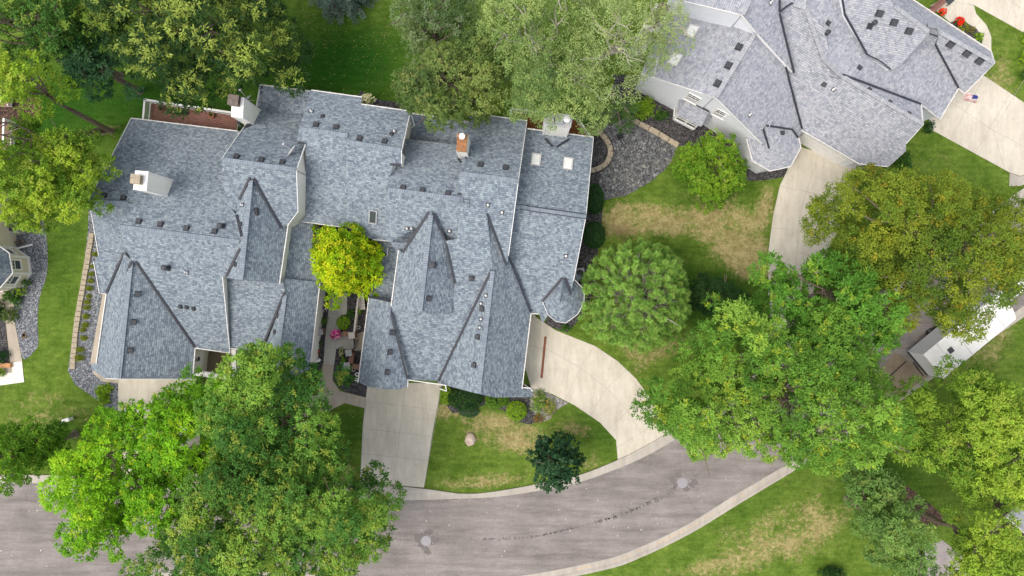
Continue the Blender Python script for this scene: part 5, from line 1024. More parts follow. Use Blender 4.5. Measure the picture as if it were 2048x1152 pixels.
# olive and birch-like trees, top centre
tree("leafy_tree", "olive green tree behind the roof between the lawn and the white flue chimney", [(790, 180), (830, 110), (900, 60), (980, 70), (1010, 140), (1000, 220), (960, 232), (930, 230), (925, 265), (880, 258), (860, 232), (820, 215), (782, 205)], 5, 11.5, [(.06, .105, .03), (.115, .175, .045), (.20, .26, .065)], 31, lobe=1.7, tipcol=(.26, .28, .08), tip=.08, L=.2, Wd=.10, base=(880, 140), gaps=.2)
tree("leafy_tree", "feathery pale green birch reaching over the pale house roof", [(1150, -60), (1330, -60), (1400, 10), (1392, 85), (1340, 130), (1300, 170), (1290, 225), (1270, 200), (1245, 230), (1210, 215), (1160, 170), (1130, 80)], 7, 14, [(.16, .23, .08), (.25, .33, .12), (.36, .43, .17)], 32, lobe=1.9, L=.15, Wd=.06, nleaf=14, trad=.30, ntuft=30, bark='barkpale', bare=5, gaps=.35, limbs=9, sp=1.15, under=.3, base=(1190, 120), tipcol=(.33, .38, .13), tip=.2)
tree("leafy_tree", "largest pale green birch at the top centre with bare white twigs", [(930, -60), (1180, -60), (1200, 60), (1220, 150), (1260, 215), (1210, 235), (1150, 245), (1080, 262), (1040, 240), (1010, 210), (985, 130), (950, 50)], 6, 13, [(.11, .18, .055), (.20, .29, .085), (.32, .40, .13)], 33, lobe=2.0, L=.16, Wd=.065, nleaf=15, trad=.28, ntuft=38, bark='barkpale', bare=9, gaps=.08, limbs=12, base=(1080, 120), tipcol=(.32, .38, .12), tip=.2)
tree("leafy_tree", "dull green tree on the right of the back lawn at the top edge", [(795, -60), (935, -60), (960, 30), (930, 90), (880, 90), (830, 120), (800, 90), (788, 40)], 4.5, 10, [(.05, .10, .035), (.10, .16, .05), (.16, .22, .08)], 34, lobe=1.6, L=.2, Wd=.06, gaps=.25, bare=6, tipcol=(.25, .32, .18), tip=.15)
tree("leafy_tree", "mid green low tree behind the rock bed under the birch", [(1150, 190), (1200, 200), (1290, 200), (1300, 235), (1275, 240), (1230, 235), (1190, 245), (1150, 235)], 2, 5.5, [(.045, .10, .025), (.09, .16, .035), (.15, .23, .05)], 35, lobe=1.2, L=.16, Wd=.07, gaps=.3, trunk=.1, clump=(.5, .9), sp=.9)
# centre lime tree
tree("small_tree", "rounded yellow lime tree in the garden between the two roof halves", [(618, 505), (622, 475), (660, 452), (700, 450), (745, 458), (752, 480), (760, 510), (766, 545), (752, 575), (720, 600), (690, 610), (660, 598), (640, 570), (615, 555), (622, 530)], 2.0, 6.6, [(.11, .22, .006), (.21, .35, .006), (.34, .46, .008), (.44, .53, .01)], 36, lobe=1.1, clump=(.5, .85), sp=.72, L=.18, Wd=.10, nleaf=13, trad=.2, ntuft=32, tipcol=(.62, .56, .02), tip=.2, limbs=9, trunk=.12)
tree("small_tree", "round bright green tree beside the pale house turret", [(1362, 320), (1372, 290), (1420, 272), (1460, 280), (1490, 300), (1503, 330), (1495, 365), (1470, 390), (1430, 402), (1390, 395), (1366, 365)], .8, 4.2, [(.075, .17, .012), (.13, .25, .018), (.20, .32, .02)], 37, lobe=1.0, clump=(.45, .8), sp=.68, L=.17, Wd=.09, trad=.2, ntuft=32, tipcol=(.27, .36, .04), tip=.15, trunk=.08)
tree("small_tree", "glossy dark green round tree on the front lawn by the street", [(1058, 905), (1075, 885), (1105, 867), (1135, 873), (1155, 890), (1160, 930), (1150, 965), (1125, 985), (1090, 975), (1062, 950)], 1.8, 5.8, [(.010, .040, .016), (.020, .062, .024), (.038, .095, .038)], 38, lobe=.9, clump=(.45, .75), sp=.62, L=.19, Wd=.14, trad=.16, ntuft=20, nleaf=11, tipcol=(.08, .16, .08), tip=.12, trunk=.09, limbs=8, base=(1100, 900))
tree("small_tree", "dark low tree between the pine and the curved driveway", [(1382, 580), (1400, 565), (1440, 562), (1480, 578), (1490, 600), (1470, 622), (1420, 628), (1385, 610)], .6, 3.2, [(.014, .045, .012), (.030, .075, .018), (.06, .12, .03)], 39, lobe=.8, clump=(.4, .7), sp=.62, L=.15, Wd=.08, trad=.18, trunk=.08)
# right side giants
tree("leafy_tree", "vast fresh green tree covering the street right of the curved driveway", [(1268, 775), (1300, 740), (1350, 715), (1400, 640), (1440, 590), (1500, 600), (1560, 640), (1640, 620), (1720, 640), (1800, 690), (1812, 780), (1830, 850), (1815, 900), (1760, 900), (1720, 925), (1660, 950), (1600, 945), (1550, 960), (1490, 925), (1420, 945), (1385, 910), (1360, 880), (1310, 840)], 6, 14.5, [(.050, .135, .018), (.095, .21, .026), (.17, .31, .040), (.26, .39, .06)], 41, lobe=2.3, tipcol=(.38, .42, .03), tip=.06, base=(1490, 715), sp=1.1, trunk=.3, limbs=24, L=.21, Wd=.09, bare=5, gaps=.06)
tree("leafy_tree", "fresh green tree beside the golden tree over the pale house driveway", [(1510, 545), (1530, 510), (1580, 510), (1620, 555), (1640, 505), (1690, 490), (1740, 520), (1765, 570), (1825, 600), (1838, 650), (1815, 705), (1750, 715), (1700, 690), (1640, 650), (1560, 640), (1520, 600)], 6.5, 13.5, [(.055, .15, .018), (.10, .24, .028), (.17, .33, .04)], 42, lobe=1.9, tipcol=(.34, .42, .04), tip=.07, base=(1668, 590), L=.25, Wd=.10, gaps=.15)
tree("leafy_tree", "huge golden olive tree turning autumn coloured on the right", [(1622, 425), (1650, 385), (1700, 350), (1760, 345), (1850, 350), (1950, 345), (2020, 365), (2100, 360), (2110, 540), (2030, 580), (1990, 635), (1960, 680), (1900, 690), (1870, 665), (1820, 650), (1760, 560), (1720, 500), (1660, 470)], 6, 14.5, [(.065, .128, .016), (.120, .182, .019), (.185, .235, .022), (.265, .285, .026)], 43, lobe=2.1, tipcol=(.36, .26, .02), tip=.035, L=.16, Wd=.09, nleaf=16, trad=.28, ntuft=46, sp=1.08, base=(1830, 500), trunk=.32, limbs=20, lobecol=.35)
tree("small_tree", "small yellow green tree at the garage corner of the pale house", [(1702, 350), (1712, 332), (1750, 328), (1785, 345), (1790, 372), (1760, 385), (1715, 380)], 1.0, 3.6, [(.09, .15, .02), (.17, .22, .025), (.27, .31, .03)], 44, lobe=.8, clump=(.4, .7), sp=.62, L=.15, Wd=.07, trunk=.08, tipcol=(.35, .24, .03), tip=.15)
tree("leafy_tree", "yellow green tree filling the lower right edge below the trailer", [(1810, 790), (1840, 760), (1900, 745), (1970, 755), (2100, 780), (2100, 1040), (2020, 1035), (1960, 1010), (1890, 975), (1830, 955), (1805, 925), (1850, 900), (1840, 850)], 5, 12, [(.050, .115, .016), (.11, .205, .022), (.20, .30, .03), (.27, .37, .035)], 45, lobe=2.0, limbs=8, tipcol=(.34, .40, .06), tip=.12, base=(1900, 850), bare=2, bark='bark', gaps=0, sp=1.1)
tree("leafy_tree", "dull mid green tree at the bottom right lawn corner", [(1708, 990), (1740, 950), (1795, 955), (1850, 995), (1890, 1040), (1865, 1075), (1850, 1110), (1860, 1200), (1765, 1205), (1755, 1120), (1735, 1060), (1716, 1020)], 4, 9.5, [(.05, .10, .025), (.09, .155, .035), (.15, .22, .05)], 46, lobe=1.4, tipcol=(.25, .31, .08), tip=.1, bare=2, limbs=8, gaps=.08, L=.2)
tree("leafy_tree", "yellow green tree overhanging the grey drive in the bottom right corner", [(1915, 1075), (1895, 1040), (1920, 1005), (1980, 1010), (2020, 1045), (2050, 1100), (2080, 1210), (1940, 1210), (1935, 1150)], 5, 11.5, [(.06, .13, .02), (.14, .23, .025), (.24, .34, .03)], 47, lobe=1.6, tipcol=(.36, .42, .05), tip=.12, bare=2, gaps=.05, limbs=6, bark='bark', sp=1.15)
# pine with needle tufts and a blue spruce
def pine(label, px, zb, zt, seed, base):
    r = np.random.default_rng(seed); rr = random.Random(seed); zm = zb + (zt - zb) * .5; poly = [tuple(W(x, y, zm)[:2]) for x, y in px]; bx, by = W(*base, 0)[:2]
    root = thing("pine_tree", label, "pine tree", (bx, by, 0)); xs = [p[0] for p in poly]; ys = [p[1] for p in poly]; D = (max(xs) - min(xs)) / 2; cx, cy = sum(xs) / len(xs), sum(ys) / len(ys)
    T = []; lm = MB(); mb = MB(); mb.tube([(bx, by, 0), (bx, by, zt * .5), (bx + (cx - bx) * .6, by + (cy - by) * .6, zt - .6)], [.24, .16, .05], 8); mb.build("trunk", M['bark'], root, True)
    n = 620; x = r.uniform(min(xs), max(xs), n * 3); y = r.uniform(min(ys), max(ys), n * 3); ok = in_poly_np(x, y, poly); x = x[ok][:n]; y = y[ok][:n]; e = np.clip(edge_dist(x, y, poly) / D, 0, 1)
    z = zb + (zt - zb) * (.1 + .9 * np.sqrt(np.clip(1 - (1 - e) ** 2, 0, 1))) - np.abs(r.normal(0, 1.0, len(x)))
    T = np.stack([x, y, z], 1); out = T - np.array([cx, cy, zb + 1]); out /= np.linalg.norm(out, axis=1, keepdims=True); out[:, 2] += .5; out /= np.linalg.norm(out, axis=1, keepdims=True)
    nleaf = 190; m = len(T) * nleaf; C = np.repeat(T, nleaf, 0); O = np.repeat(out, nleaf, 0); base_ = C + O * (r.uniform(-.28, .22, m))[:, None] + r.normal(0, .03, (m, 3))
    a = unit(r, m) + O * .55; a /= np.linalg.norm(a, axis=1, keepdims=True); nr = unit(r, m); tone = np.repeat(r.random(len(T)), nleaf)[:, None]
    K = np.array([.11, .25, .04]) * (1 - tone) + np.array([.34, .58, .11]) * tone; tipm = (r.random(m) < .12)[:, None]; K = np.where(tipm, np.array([.30, .29, .10]), K) * r.uniform(.8, 1.2, (m, 1))
    leaf_mesh("crown", base_, a, nr, r.uniform(.2, .34, m), np.full(m, .032), K, M['needle'], root)
    for i in range(0, len(T), 2):
        q = Vector(T[i]); f = Vector(((q.x - cx) * .45 + cx, (q.y - cy) * .45 + cy, q.z - .5 - .25 * (q - Vector((cx, cy, q.z))).length)); limb(lm, f, q, .035, .014, rr, n=3)
    for i in range(26):
        t_ = 2 * math.pi * i / 26 + rr.random(); zz = rr.uniform(zb, zt - 1.5); f = Vector((cx, cy, zz)); q = f + Vector((math.cos(t_), math.sin(t_), .15)) * D * rr.uniform(.5, .75); limb(lm, f, q, .07, .03, rr)
    lm.build("limbs", M['barkpale'], root, True)
pine("light green long needled pine between the turret and the dry lawn", [(1168, 610), (1175, 560), (1200, 515), (1240, 492), (1290, 478), (1340, 490), (1370, 520), (1382, 570), (1388, 620), (1370, 665), (1330, 695), (1290, 708), (1250, 690), (1200, 680), (1168, 650)], 1.5, 8.5, 51, (1262, 590))
def spruce(label, cx_, cy_, R, zt, seed):
    r = np.random.default_rng(seed); c = W(cx_, cy_, 0); root = thing("spruce_tree", label, "spruce tree", c); mb = MB(); mb.tube([c, c + Vector((0, 0, zt))], [.2, .03], 8); mb.build("trunk", M['bark'], root, True)
    B = []; A = []; Kc = []; bl = MB()
    for lv in range(16):
        z = .6 + (zt - .9) * lv / 15; rad = R * (1 - lv / 16.0) ** .85; n = int(9 + 9 * rad / R)
        for k in range(n):
            t_ = 2 * math.pi * (k + r.random() * .7) / n; L = rad * r.uniform(.8, 1.12); d = np.array([math.cos(t_), math.sin(t_), -.22]); p0 = np.array([c.x, c.y, z]); bl.tube([tuple(p0), tuple(p0 + d * L)], [.035, .01], 4)
            for s in range(int(L / .22)):
                f = (s + .5) * .22; w_ = .10 + .42 * (1 - f / L) * min(1, f); pp = p0 + d * f
                for sg in (-1, 1):
                    sd_ = np.array([-math.sin(t_) * sg, math.cos(t_) * sg, -.12]) * .8 + d * .6
                    for q in range(int(10 * w_ / .3) + 4): B.append(pp + sd_ * w_ * r.random() + r.normal(0, .025, 3)); A.append(sd_ + r.normal(0, .55, 3)); Kc.append(r.random())
    B = np.array(B); A = np.array(A); A /= np.linalg.norm(A, axis=1, keepdims=True); Kc = np.array(Kc)[:, None]; n = len(B)
    K = np.array([.055, .11, .085]) * (1 - Kc) + np.array([.17, .24, .20]) * Kc; nr = unit(r, n) * .6 + np.array([0, 0, 1.0]); nr /= np.linalg.norm(nr, axis=1, keepdims=True)
    leaf_mesh("crown", B, A, nr, r.uniform(.14, .24, n), np.full(n, .055), K, M['needle'], root); bl.build("limbs", M['bark'], root)
spruce("blue grey spruce at the top edge over the back lawn", 688, -16, 2.9, 9.5, 61)
# ------------------------------------------------------------------ shrubs, grasses and flowers
def shrub(name, label, x, y, rx, ry, h_, pal, seed, a=0, L=.10, Wd=.05, dens=150, group=None, cat="shrub", clip=True, tipcol=None, tip=.1, z0=0.0, flowers=None, wob=.04, nleaf=8):
    r = np.random.default_rng(seed); c = W(x, y, 0); c.z = z0; root = thing(name, label, cat, c, group); rx /= PPM; ry /= PPM; pal = np.array(pal, float); ca, sa = math.cos(math.radians(-a)), math.sin(math.radians(-a))
    n = max(14, int(dens * rx * ry * (1 if clip else .8) * 3)); d = unit(r, n); d[:, 2] = np.abs(d[:, 2]); k = 1 + wob * np.sin(d[:, 0] * 9 + seed) * np.cos(d[:, 1] * 8) + (0 if clip else r.normal(0, .13, n)); q = d * np.array([rx, ry, h_ * .75]) * (k * (r.uniform(.9, 1.0, n) if clip else r.uniform(.5, 1.05, n)))[:, None]
    q[:, 2] += h_ * .25; m = r.random(n) < .2; q[m, 2] *= r.random(m.sum()); P = np.stack([q[:, 0] * ca - q[:, 1] * sa, q[:, 0] * sa + q[:, 1] * ca, q[:, 2]], 1) + np.array(tuple(c)); O = np.stack([d[:, 0] * ca - d[:, 1] * sa, d[:, 0] * sa + d[:, 1] * ca, d[:, 2]], 1)
    tone = r.random(n) * (len(pal) - 1.001); i0 = tone.astype(int); f = (tone - i0)[:, None]; K = pal[i0] * (1 - f) + pal[np.minimum(i0 + 1, len(pal) - 1)] * f
    if tipcol is not None: mm = r.random(n) < tip; K[mm] = tipcol
    b, ax, nr, ll, ww, KK = tufts(r, P, O, .07, nleaf, L, Wd, K, .7, 0, .2); leaf_mesh("foliage", b, ax, nr, ll, ww, KK, M['leaf'], root)
    if flowers:
        fc, fn, fs = flowers; fc = np.array(fc, float); dd = unit(r, fn); dd[:, 2] = np.abs(dd[:, 2]) + .25; dd /= np.linalg.norm(dd, axis=1, keepdims=True); F_ = dd * np.array([rx, ry, h_ * .8]) + np.array([0, 0, h_ * .28]) + np.array(tuple(c)); KK = fc[r.integers(0, len(fc), fn)]
        b, ax, nr, ll, ww, KK = tufts(r, F_, dd, .01, 6, fs, fs * .75, KK, .5, 0, .08); leaf_mesh("blossoms", b, ax, nr, ll, ww, KK, M['petal'], root)
    mb = MB(); mb.tube([c, c + Vector((0, 0, h_ * .6))], [.035, .015], 5)
    for k_ in range(5): t_ = k_ * 1.26; mb.tube([c + Vector((0, 0, .03)), c + Vector((math.cos(t_) * rx * .6, math.sin(t_) * ry * .6, h_ * .7))], [.02, .008], 4)
    mb.build("stems", M['bark'], root); return root
GRN = [(.025, .075, .012), (.05, .13, .02), (.09, .19, .03)]; LIM = [(.10, .21, .015), (.20, .34, .02), (.30, .44, .03)]; DKG = [(.012, .045, .010), (.022, .075, .016), (.04, .11, .024)]; YEL = [(.16, .20, .02), (.28, .31, .03), (.36, .36, .05)]
shrub("clipped_shrub", "upper of two dark clipped round shrubs at the right wall of the centre house", 1187, 400, 19, 30, 1.5, DKG, 71, L=.08, Wd=.04, dens=330, group="clipped shrubs at the right wall")
shrub("clipped_shrub", "lower of two dark clipped round shrubs at the right wall of the centre house", 1186, 471, 22, 27, 1.5, DKG, 72, L=.08, Wd=.04, dens=330, group="clipped shrubs at the right wall")
shrub("clipped_shrub", "large dark green clipped oval shrub right of the middle driveway", 930, 795, 36, 22, 1.4, DKG, 73, 4, L=.08, Wd=.045, dens=330, tipcol=(.10, .15, .03))
shrub("clipped_shrub", "small bright green shrub against the driveway edge below the roof corner", 893, 789, 12, 18, .8, LIM, 74, L=.09, dens=260)
shrub("shrub", "low blue green mound in front of the large oval shrub", 938, 822, 20, 11, .55, [(.04, .09, .04), (.08, .15, .07)], 75, L=.07, dens=260)
shrub("clipped_shrub", "green hedge shrub under the lower roof edge between two mounds", 994, 798, 24, 15, .9, [(.05, .13, .015), (.10, .22, .02), (.16, .28, .03)], 76, L=.09, dens=260)
shrub("clipped_shrub", "round lime green clipped shrub in dark gravel below the roof corner", 1033, 820, 20, 19, .95, LIM, 77, L=.08, dens=300)
shrub("shrub", "loose pale green perennial beside the curved driveway", 1077, 803, 16, 24, .8, [(.12, .22, .03), (.22, .33, .06)], 78, clip=False, L=.14, dens=120, flowers=([(.9, .6, .7)], 8, .05))
shrub("shrub", "loose yellow green perennial nearest the lawn's pea gravel", 1098, 812, 12, 20, .7, [(.17, .22, .03), (.3, .33, .06)], 79, clip=False, L=.12, dens=130, tipcol=(.4, .3, .1))
shrub("shrub", "reddish low perennial at the lawn edge of the front bed", 1077, 836, 12, 10, .4, [(.10, .17, .03), (.35, .13, .06)], 80, clip=False, L=.1, dens=150)
shrub("clipped_shrub", "round bright green shrub beside the garden walk", 689, 645, 13, 13, .8, LIM, 81, L=.08, dens=320)
shrub("shrub", "small dark shrub under the lime tree by the wooden rail", 702, 627, 8, 7, .5, GRN, 82, clip=False, dens=260)
shrub("shrub", "small lime shrub between the rail and the right garage wall", 719, 620, 7, 7, .45, LIM, 83, clip=False, dens=260)
shrub("clipped_shrub", "dark green round shrub in the lower garden bed", 695, 757, 11, 11, .7, GRN, 84, L=.07, dens=320)
shrub("flowering_plant", "white and purple flowers by the left garden wall", 649, 613, 9, 9, .45, GRN, 85, clip=False, dens=200, flowers=([(.8, .8, .8), (.8, .8, .78), (.45, .12, .5)], 42, .085), cat="flowers")
shrub("shrub", "light green leafy plant by the left garden wall", 648, 641, 8, 7, .4, [(.07, .16, .03), (.16, .26, .05)], 86, clip=False, dens=230, L=.13)
shrub("shrub", "dark green plant below the stone pillar at the left garden wall", 637, 685, 7, 10, .4, GRN, 87, clip=False, dens=230)
shrub("flowering_plant", "red flowers against the left garden wall", 633, 703, 7, 7, .4, GRN, 88, clip=False, dens=160, flowers=([(.55, .07, .03), (.6, .15, .06)], 40, .08), cat="flowers")
shrub("flowering_plant", "cream yellow flowers beside the lower stone pillar", 685, 704, 5, 9, .45, GRN, 89, clip=False, dens=200, flowers=([(.75, .68, .42)], 26, .07), cat="flowers")
shrub("shrub", "small green plant below the cream flowers", 687, 720, 5, 6, .3, LIM, 90, clip=False, dens=230)
shrub("flowering_plant", "pale yellow hydrangea flowers at the rear roof corner", 739, 201, 15, 9, .9, LIM, 91, clip=False, dens=140, flowers=([(.8, .74, .5)], 44, .13), cat="flowers")
for i, (x, y, s) in enumerate([(191, 508, .7), (186, 533, .6), (184, 548, .7), (183, 562, .8), (180, 577, .9), (178, 593, .7), (176, 604, .8), (175, 615, .9), (173, 633, 1.0), (172, 650, 1.0), (167, 660, .7), (169, 676, .9), (163, 699, 1.0), (161, 715, 1.3)]):
    # fountain grass: arching blades
    r = np.random.default_rng(200 + i); c = W(x, y, 0); lab = ["tiny", "tiny", "small", "small", "yellowish", "small", "small", "wide", "yellow", "wide", "small", "yellow", "green", "largest"][i]
    root = thing("grass_clump", "yellow green grass tuft number %s from the top in the row by the left edging" % ["one", "two", "three", "four", "five", "six", "seven", "eight", "nine", "ten", "eleven", "twelve", "thirteen", "fourteen"][i], "ornamental grass", c, "ornamental grasses along the left garage")
    n = 240; t_ = r.random(n) * 6.28; k = r.uniform(.5, 1.0, n) * .42 * s; a = np.stack([np.cos(t_) * 1.2, np.sin(t_) * .7, r.uniform(.2, 1.3, n)], 1); a /= np.linalg.norm(a, axis=1, keepdims=True); b = np.array(tuple(c)) + np.stack([r.normal(0, .05, n), r.normal(0, .04, n), np.zeros(n)], 1)
    K = np.array([.10, .17, .02]) + r.random((n, 1)) * np.array([.22, .16, .02]); leaf_mesh("blades", b, a, unit(r, n) * .4 + np.array([0, 0, 1.]), k, np.full(n, .035), K, M['leaf'], root)
    mb = MB(); mb.lathe(c, [(.06 * s, 0), (.05 * s, .05), (.02, .07)], 7); mb.build("base", M['bark'], root)
for i, (x, y, s) in enumerate([(205, 782, 1), (211, 798, 1), (217, 776, .8)]):
    shrub("shrub", ["lime leafy plant, left one of three in the pebbles by the left driveway", "lime leafy plant, lowest of three in the pebbles by the left driveway", "lime leafy plant, upper right of three in the pebbles by the left driveway"][i], x, y, 11 * s, 10 * s, .5, LIM, 110 + i, clip=False, L=.2, Wd=.06, dens=150, group="lime plants by the left driveway")
for i, (x, y, rx, ry, pal, lab) in enumerate([(52, 447, 22, 14, LIM, "bright green shrub behind the white air conditioner at the left"), (58, 565, 7, 7, GRN, "tiny green plant beside the tan bay wall"), (48, 582, 10, 10, LIM, "lime green shrub below the tan bay"), (28, 592, 14, 12, GRN, "leafy green shrub between the bay and the left walk"), (38, 602, 11, 9, GRN, "green shrub at the edge of the left pebbles"), (27, 629, 17, 14, [(.07, .12, .03), (.14, .2, .05)], "olive green round shrub leaning over the left walk"),
    (3, 620, 10, 22, DKG, "dark shrub left of the concrete walk"), (5, 712, 16, 14, DKG, "dark spiky shrub by the orange block at the left edge"), (4, 745, 12, 9, LIM, "lime shrub on the bright concrete at the left edge"), (1283, 220, 25, 22, LIM, "bright green bush at the pale house wall under the birch"), (1322, 233, 13, 12, GRN, "small green bush in the dark gravel by the pale house"), (1800, 325, 16, 24, GRN, "green shrub at the lower garage corner of the pale house"), (1852, 255, 9, 14, DKG, "dark shrub beside the upper right driveway"),
    (1660, 1145, 26, 17, DKG, "dark blue green bush at the bottom edge of the right lawn"), (2048, 80, 10, 14, LIM, "lime bush at the right edge by the upper walk"), (2046, 118, 14, 12, LIM, "leafy bush at the right edge of the dry grass"), (2048, 150, 12, 12, GRN, "green bush at the right edge near the driveway"), (985, 798, 8, 8, GRN, "small shrub touching the roof's lower edge"), (1130, 655, 12, 6, GRN, "low green ground cover below the turret"), (470, 745, 12, 12, LIM, "small bush on the brown patio")]):
    shrub("shrub", lab, x, y, rx, ry, .55 + min(rx, ry) * .035, pal, 130 + i, clip=False, dens=150, L=.13, Wd=.06)
shrub("flowering_plant", "vivid magenta and pink petunias in the garden centre", 675, 668, 10, 9, .45, GRN, 160, clip=False, dens=120, z0=.35, flowers=([(.75, .01, .30), (.8, .03, .38), (.85, .5, .65)], 75, .10), cat="flowers")
shrub("flowering_plant", "red geraniums in the bed at the top right walk", 1914, 45, 9, 8, .5, GRN, 161, clip=False, dens=140, flowers=([(.75, .02, .01), (.8, .06, .02)], 60, .10), cat="flowers")
shrub("flowering_plant", "orange red flowers in a pot beside the upper right roof edge", 1881, 26, 7, 6, .5, GRN, 162, clip=False, dens=140, flowers=([(.75, .10, .01), (.8, .04, .01)], 45, .10), cat="flowers")
shrub("shrub", "yellow flowering shrub in the top right walk bed", 1924, 55, 11, 9, .5, YEL, 163, clip=False, dens=150)
shrub("shrub", "lime shrub at the lower end of the top right walk bed", 1953, 78, 9, 12, .6, LIM, 164, clip=False, dens=170)
shrub("shrub", "rusty green shrub in the middle of the top right walk bed", 1940, 62, 8, 6, .5, [(.12, .15, .03), (.25, .2, .05)], 165, clip=False, dens=170)
# ------------------------------------------------------------------ vehicles and small things
def V3(c, R, x, y, z): return Vector(c) + R @ Vector((x, y, z))
# travel trailer parked on the street: corners solved from the roof outline at 3 m
ta, tb, tc = W(1834, 714, 3.0), W(1888, 757, 3.0), W(2034, 637, 3.0)
ax = Vector((tc.x - tb.x, tc.y - tb.y, 0)); TL = ax.length + .15; ax.normalize(); ay = Vector((-ax.y, ax.x, 0)); TW = 2.35
tcn = Vector((tb.x, tb.y, 0)) + ax * TL / 2 + ay * TW / 2; Rt = Matrix((ax, ay, Vector((0, 0, 1)))).transposed()
tr = thing("travel_trailer", "long white travel trailer parked at the kerb under the golden tree", "trailer", tcn)
M['rvwhite'] = plain("trailer_white_roof", (0.70, 0.69, 0.655), 0.5, 0.08, 1.5, .3); M['rvside'] = plain("trailer_side_panel", (0.62, 0.63, 0.64), 0.35, 0.03, 2, .5)
mb = MB(); z0, z1 = .75, 2.9; prof = [(-TL / 2, z0), (TL / 2 - .5, z0), (TL / 2, z0 + .5), (TL / 2 + .05, z1 - .5), (TL / 2 - .25, z1 - .05), (-TL / 2, z1 - .02)]
for s_ in (-1, 1):
    q = [V3(tcn, Rt, x, s_ * TW / 2, z) for x, z in prof]; mb.face(q if s_ < 0 else q[::-1])
for (x0, a0), (x1, a1) in zip(prof, prof[1:] + prof[:1]): mb.face([V3(tcn, Rt, x0, TW / 2, a0), V3(tcn, Rt, x1, TW / 2, a1), V3(tcn, Rt, x1, -TW / 2, a1), V3(tcn, Rt, x0, -TW / 2, a0)])
mb.build("body", M['rvside'], tr)
mb = MB(); n = 8; rf = []
for i in range(n + 1):                     # bowed front edge, slightly crowned roof
    v = -1 + 2 * i / n; rf.append((v * (TW / 2 + .02), TL / 2 + .12 - .32 * v * v, z1 + .05 + .04 * (1 - v * v)))
for i in range(n):
    (y0, xf0, h0), (y1, xf1, h1) = rf[i], rf[i + 1]; q = [V3(tcn, Rt, -TL / 2 - .03, y0, h0), V3(tcn, Rt, xf0, y0, h0), V3(tcn, Rt, xf1, y1, h1), V3(tcn, Rt, -TL / 2 - .03, y1, h1)]; mb.face(q); lo_ = Vector((0, 0, -.1)); mb.face([q[1] + lo_, q[2] + lo_, q[2], q[1]]); mb.face([q[3] + lo_, q[0] + lo_, q[0], q[3]])
for s_ in (0, -1):
    y0, xf0, h0 = rf[s_]; a = V3(tcn, Rt, -TL / 2 - .03, y0, h0); b = V3(tcn, Rt, xf0, y0, h0); mb.face([a, b, b - Vector((0, 0, .1)), a - Vector((0, 0, .1))])
rfo = mb.build("roof", M['rvwhite'], tr)
mb = MB()
for f in (.17, .39, .60, .83): mb.box(V3(tcn, Rt, -TL / 2 + TL * f, 0, z1 + .052), .035, TW * .97, .045, R=Rt)
mb.build("roof_seam", M['grey'], rfo)
q = V3(tcn, Rt, -TL / 2 + 1.75, .15, z1 + .05); mb = MB(); mb.box(q, .42, .42, .14, R=Rt, taper=.85); mb.build("roof_hatch", M['vent'], rfo)
q = V3(tcn, Rt, .9, .1, z1 + .05); mb = MB(); mb.box(q, .9, .7, .3, R=Rt, taper=.85); mb.build("air_conditioner", M['rvwhite'], rfo)
mb = MB(); mb.box(V3(tcn, Rt, -TL / 2 - .01, 0, z0), .05, TW, .3, R=Rt); mb.build("bumper", M['vent'], tr)
Rs = Rt @ Matrix.Rotation(math.radians(-90), 3, 'X'); mb = MB()
mb.face([V3(tcn, Rt, x, TW / 2 + .012, z) for x, z in ((-TL / 2 + 2.35, 1.9), (-TL / 2 + 2.6, 2.35), (-TL / 2 + 3.1, 2.35), (-TL / 2 + 2.85, 1.9))][::-1]); mb.face([V3(tcn, Rt, x, TW / 2 + .012, z) for x, z in ((-TL / 2 + 3.2, 2.05), (-TL / 2 + 3.4, 2.4), (-TL / 2 + 3.55, 2.4), (-TL / 2 + 3.35, 2.05))][::-1])
mb.build("side_marking", M['vent'], tr)
for s_ in (-1, 1):
    for x in (-.45, .45):
        mb = MB(); c = V3(tcn, Rt, x - .6, s_ * (TW / 2 - .12), .36); Rw = Rt @ Matrix.Rotation(math.radians(90), 3, 'X'); mb.lathe(c, [(.2, -.11), (.34, -.11), (.36, -.07), (.36, .07), (.34, .11), (.2, .11)], 18, 0, Rw); w_ = mb.build("wheel", M['black'], tr); mb = MB(); mb.lathe(c, [(.03, -.12), (.2, -.1), (.2, .1), (.03, .12)], 12, 0, Rw); mb.build("rim", M['steel'], w_)
mb = MB(); mb.tube([V3(tcn, Rt, TL / 2 - .6, .8, .5), V3(tcn, Rt, TL / 2 + 1.1, 0, .5), V3(tcn, Rt, TL / 2 - .6, -.8, .5)], .05, 6); mb.tube([V3(tcn, Rt, TL / 2 + 1.0, 0, .1), V3(tcn, Rt, TL / 2 + 1.0, 0, .8)], .04, 6); mb.build("hitch", M['vent'], tr)
mb = MB(); window_on(tr, V3(tcn, Rt, 1.5, TW / 2 + .0, 2.0), ay, .9, .6)
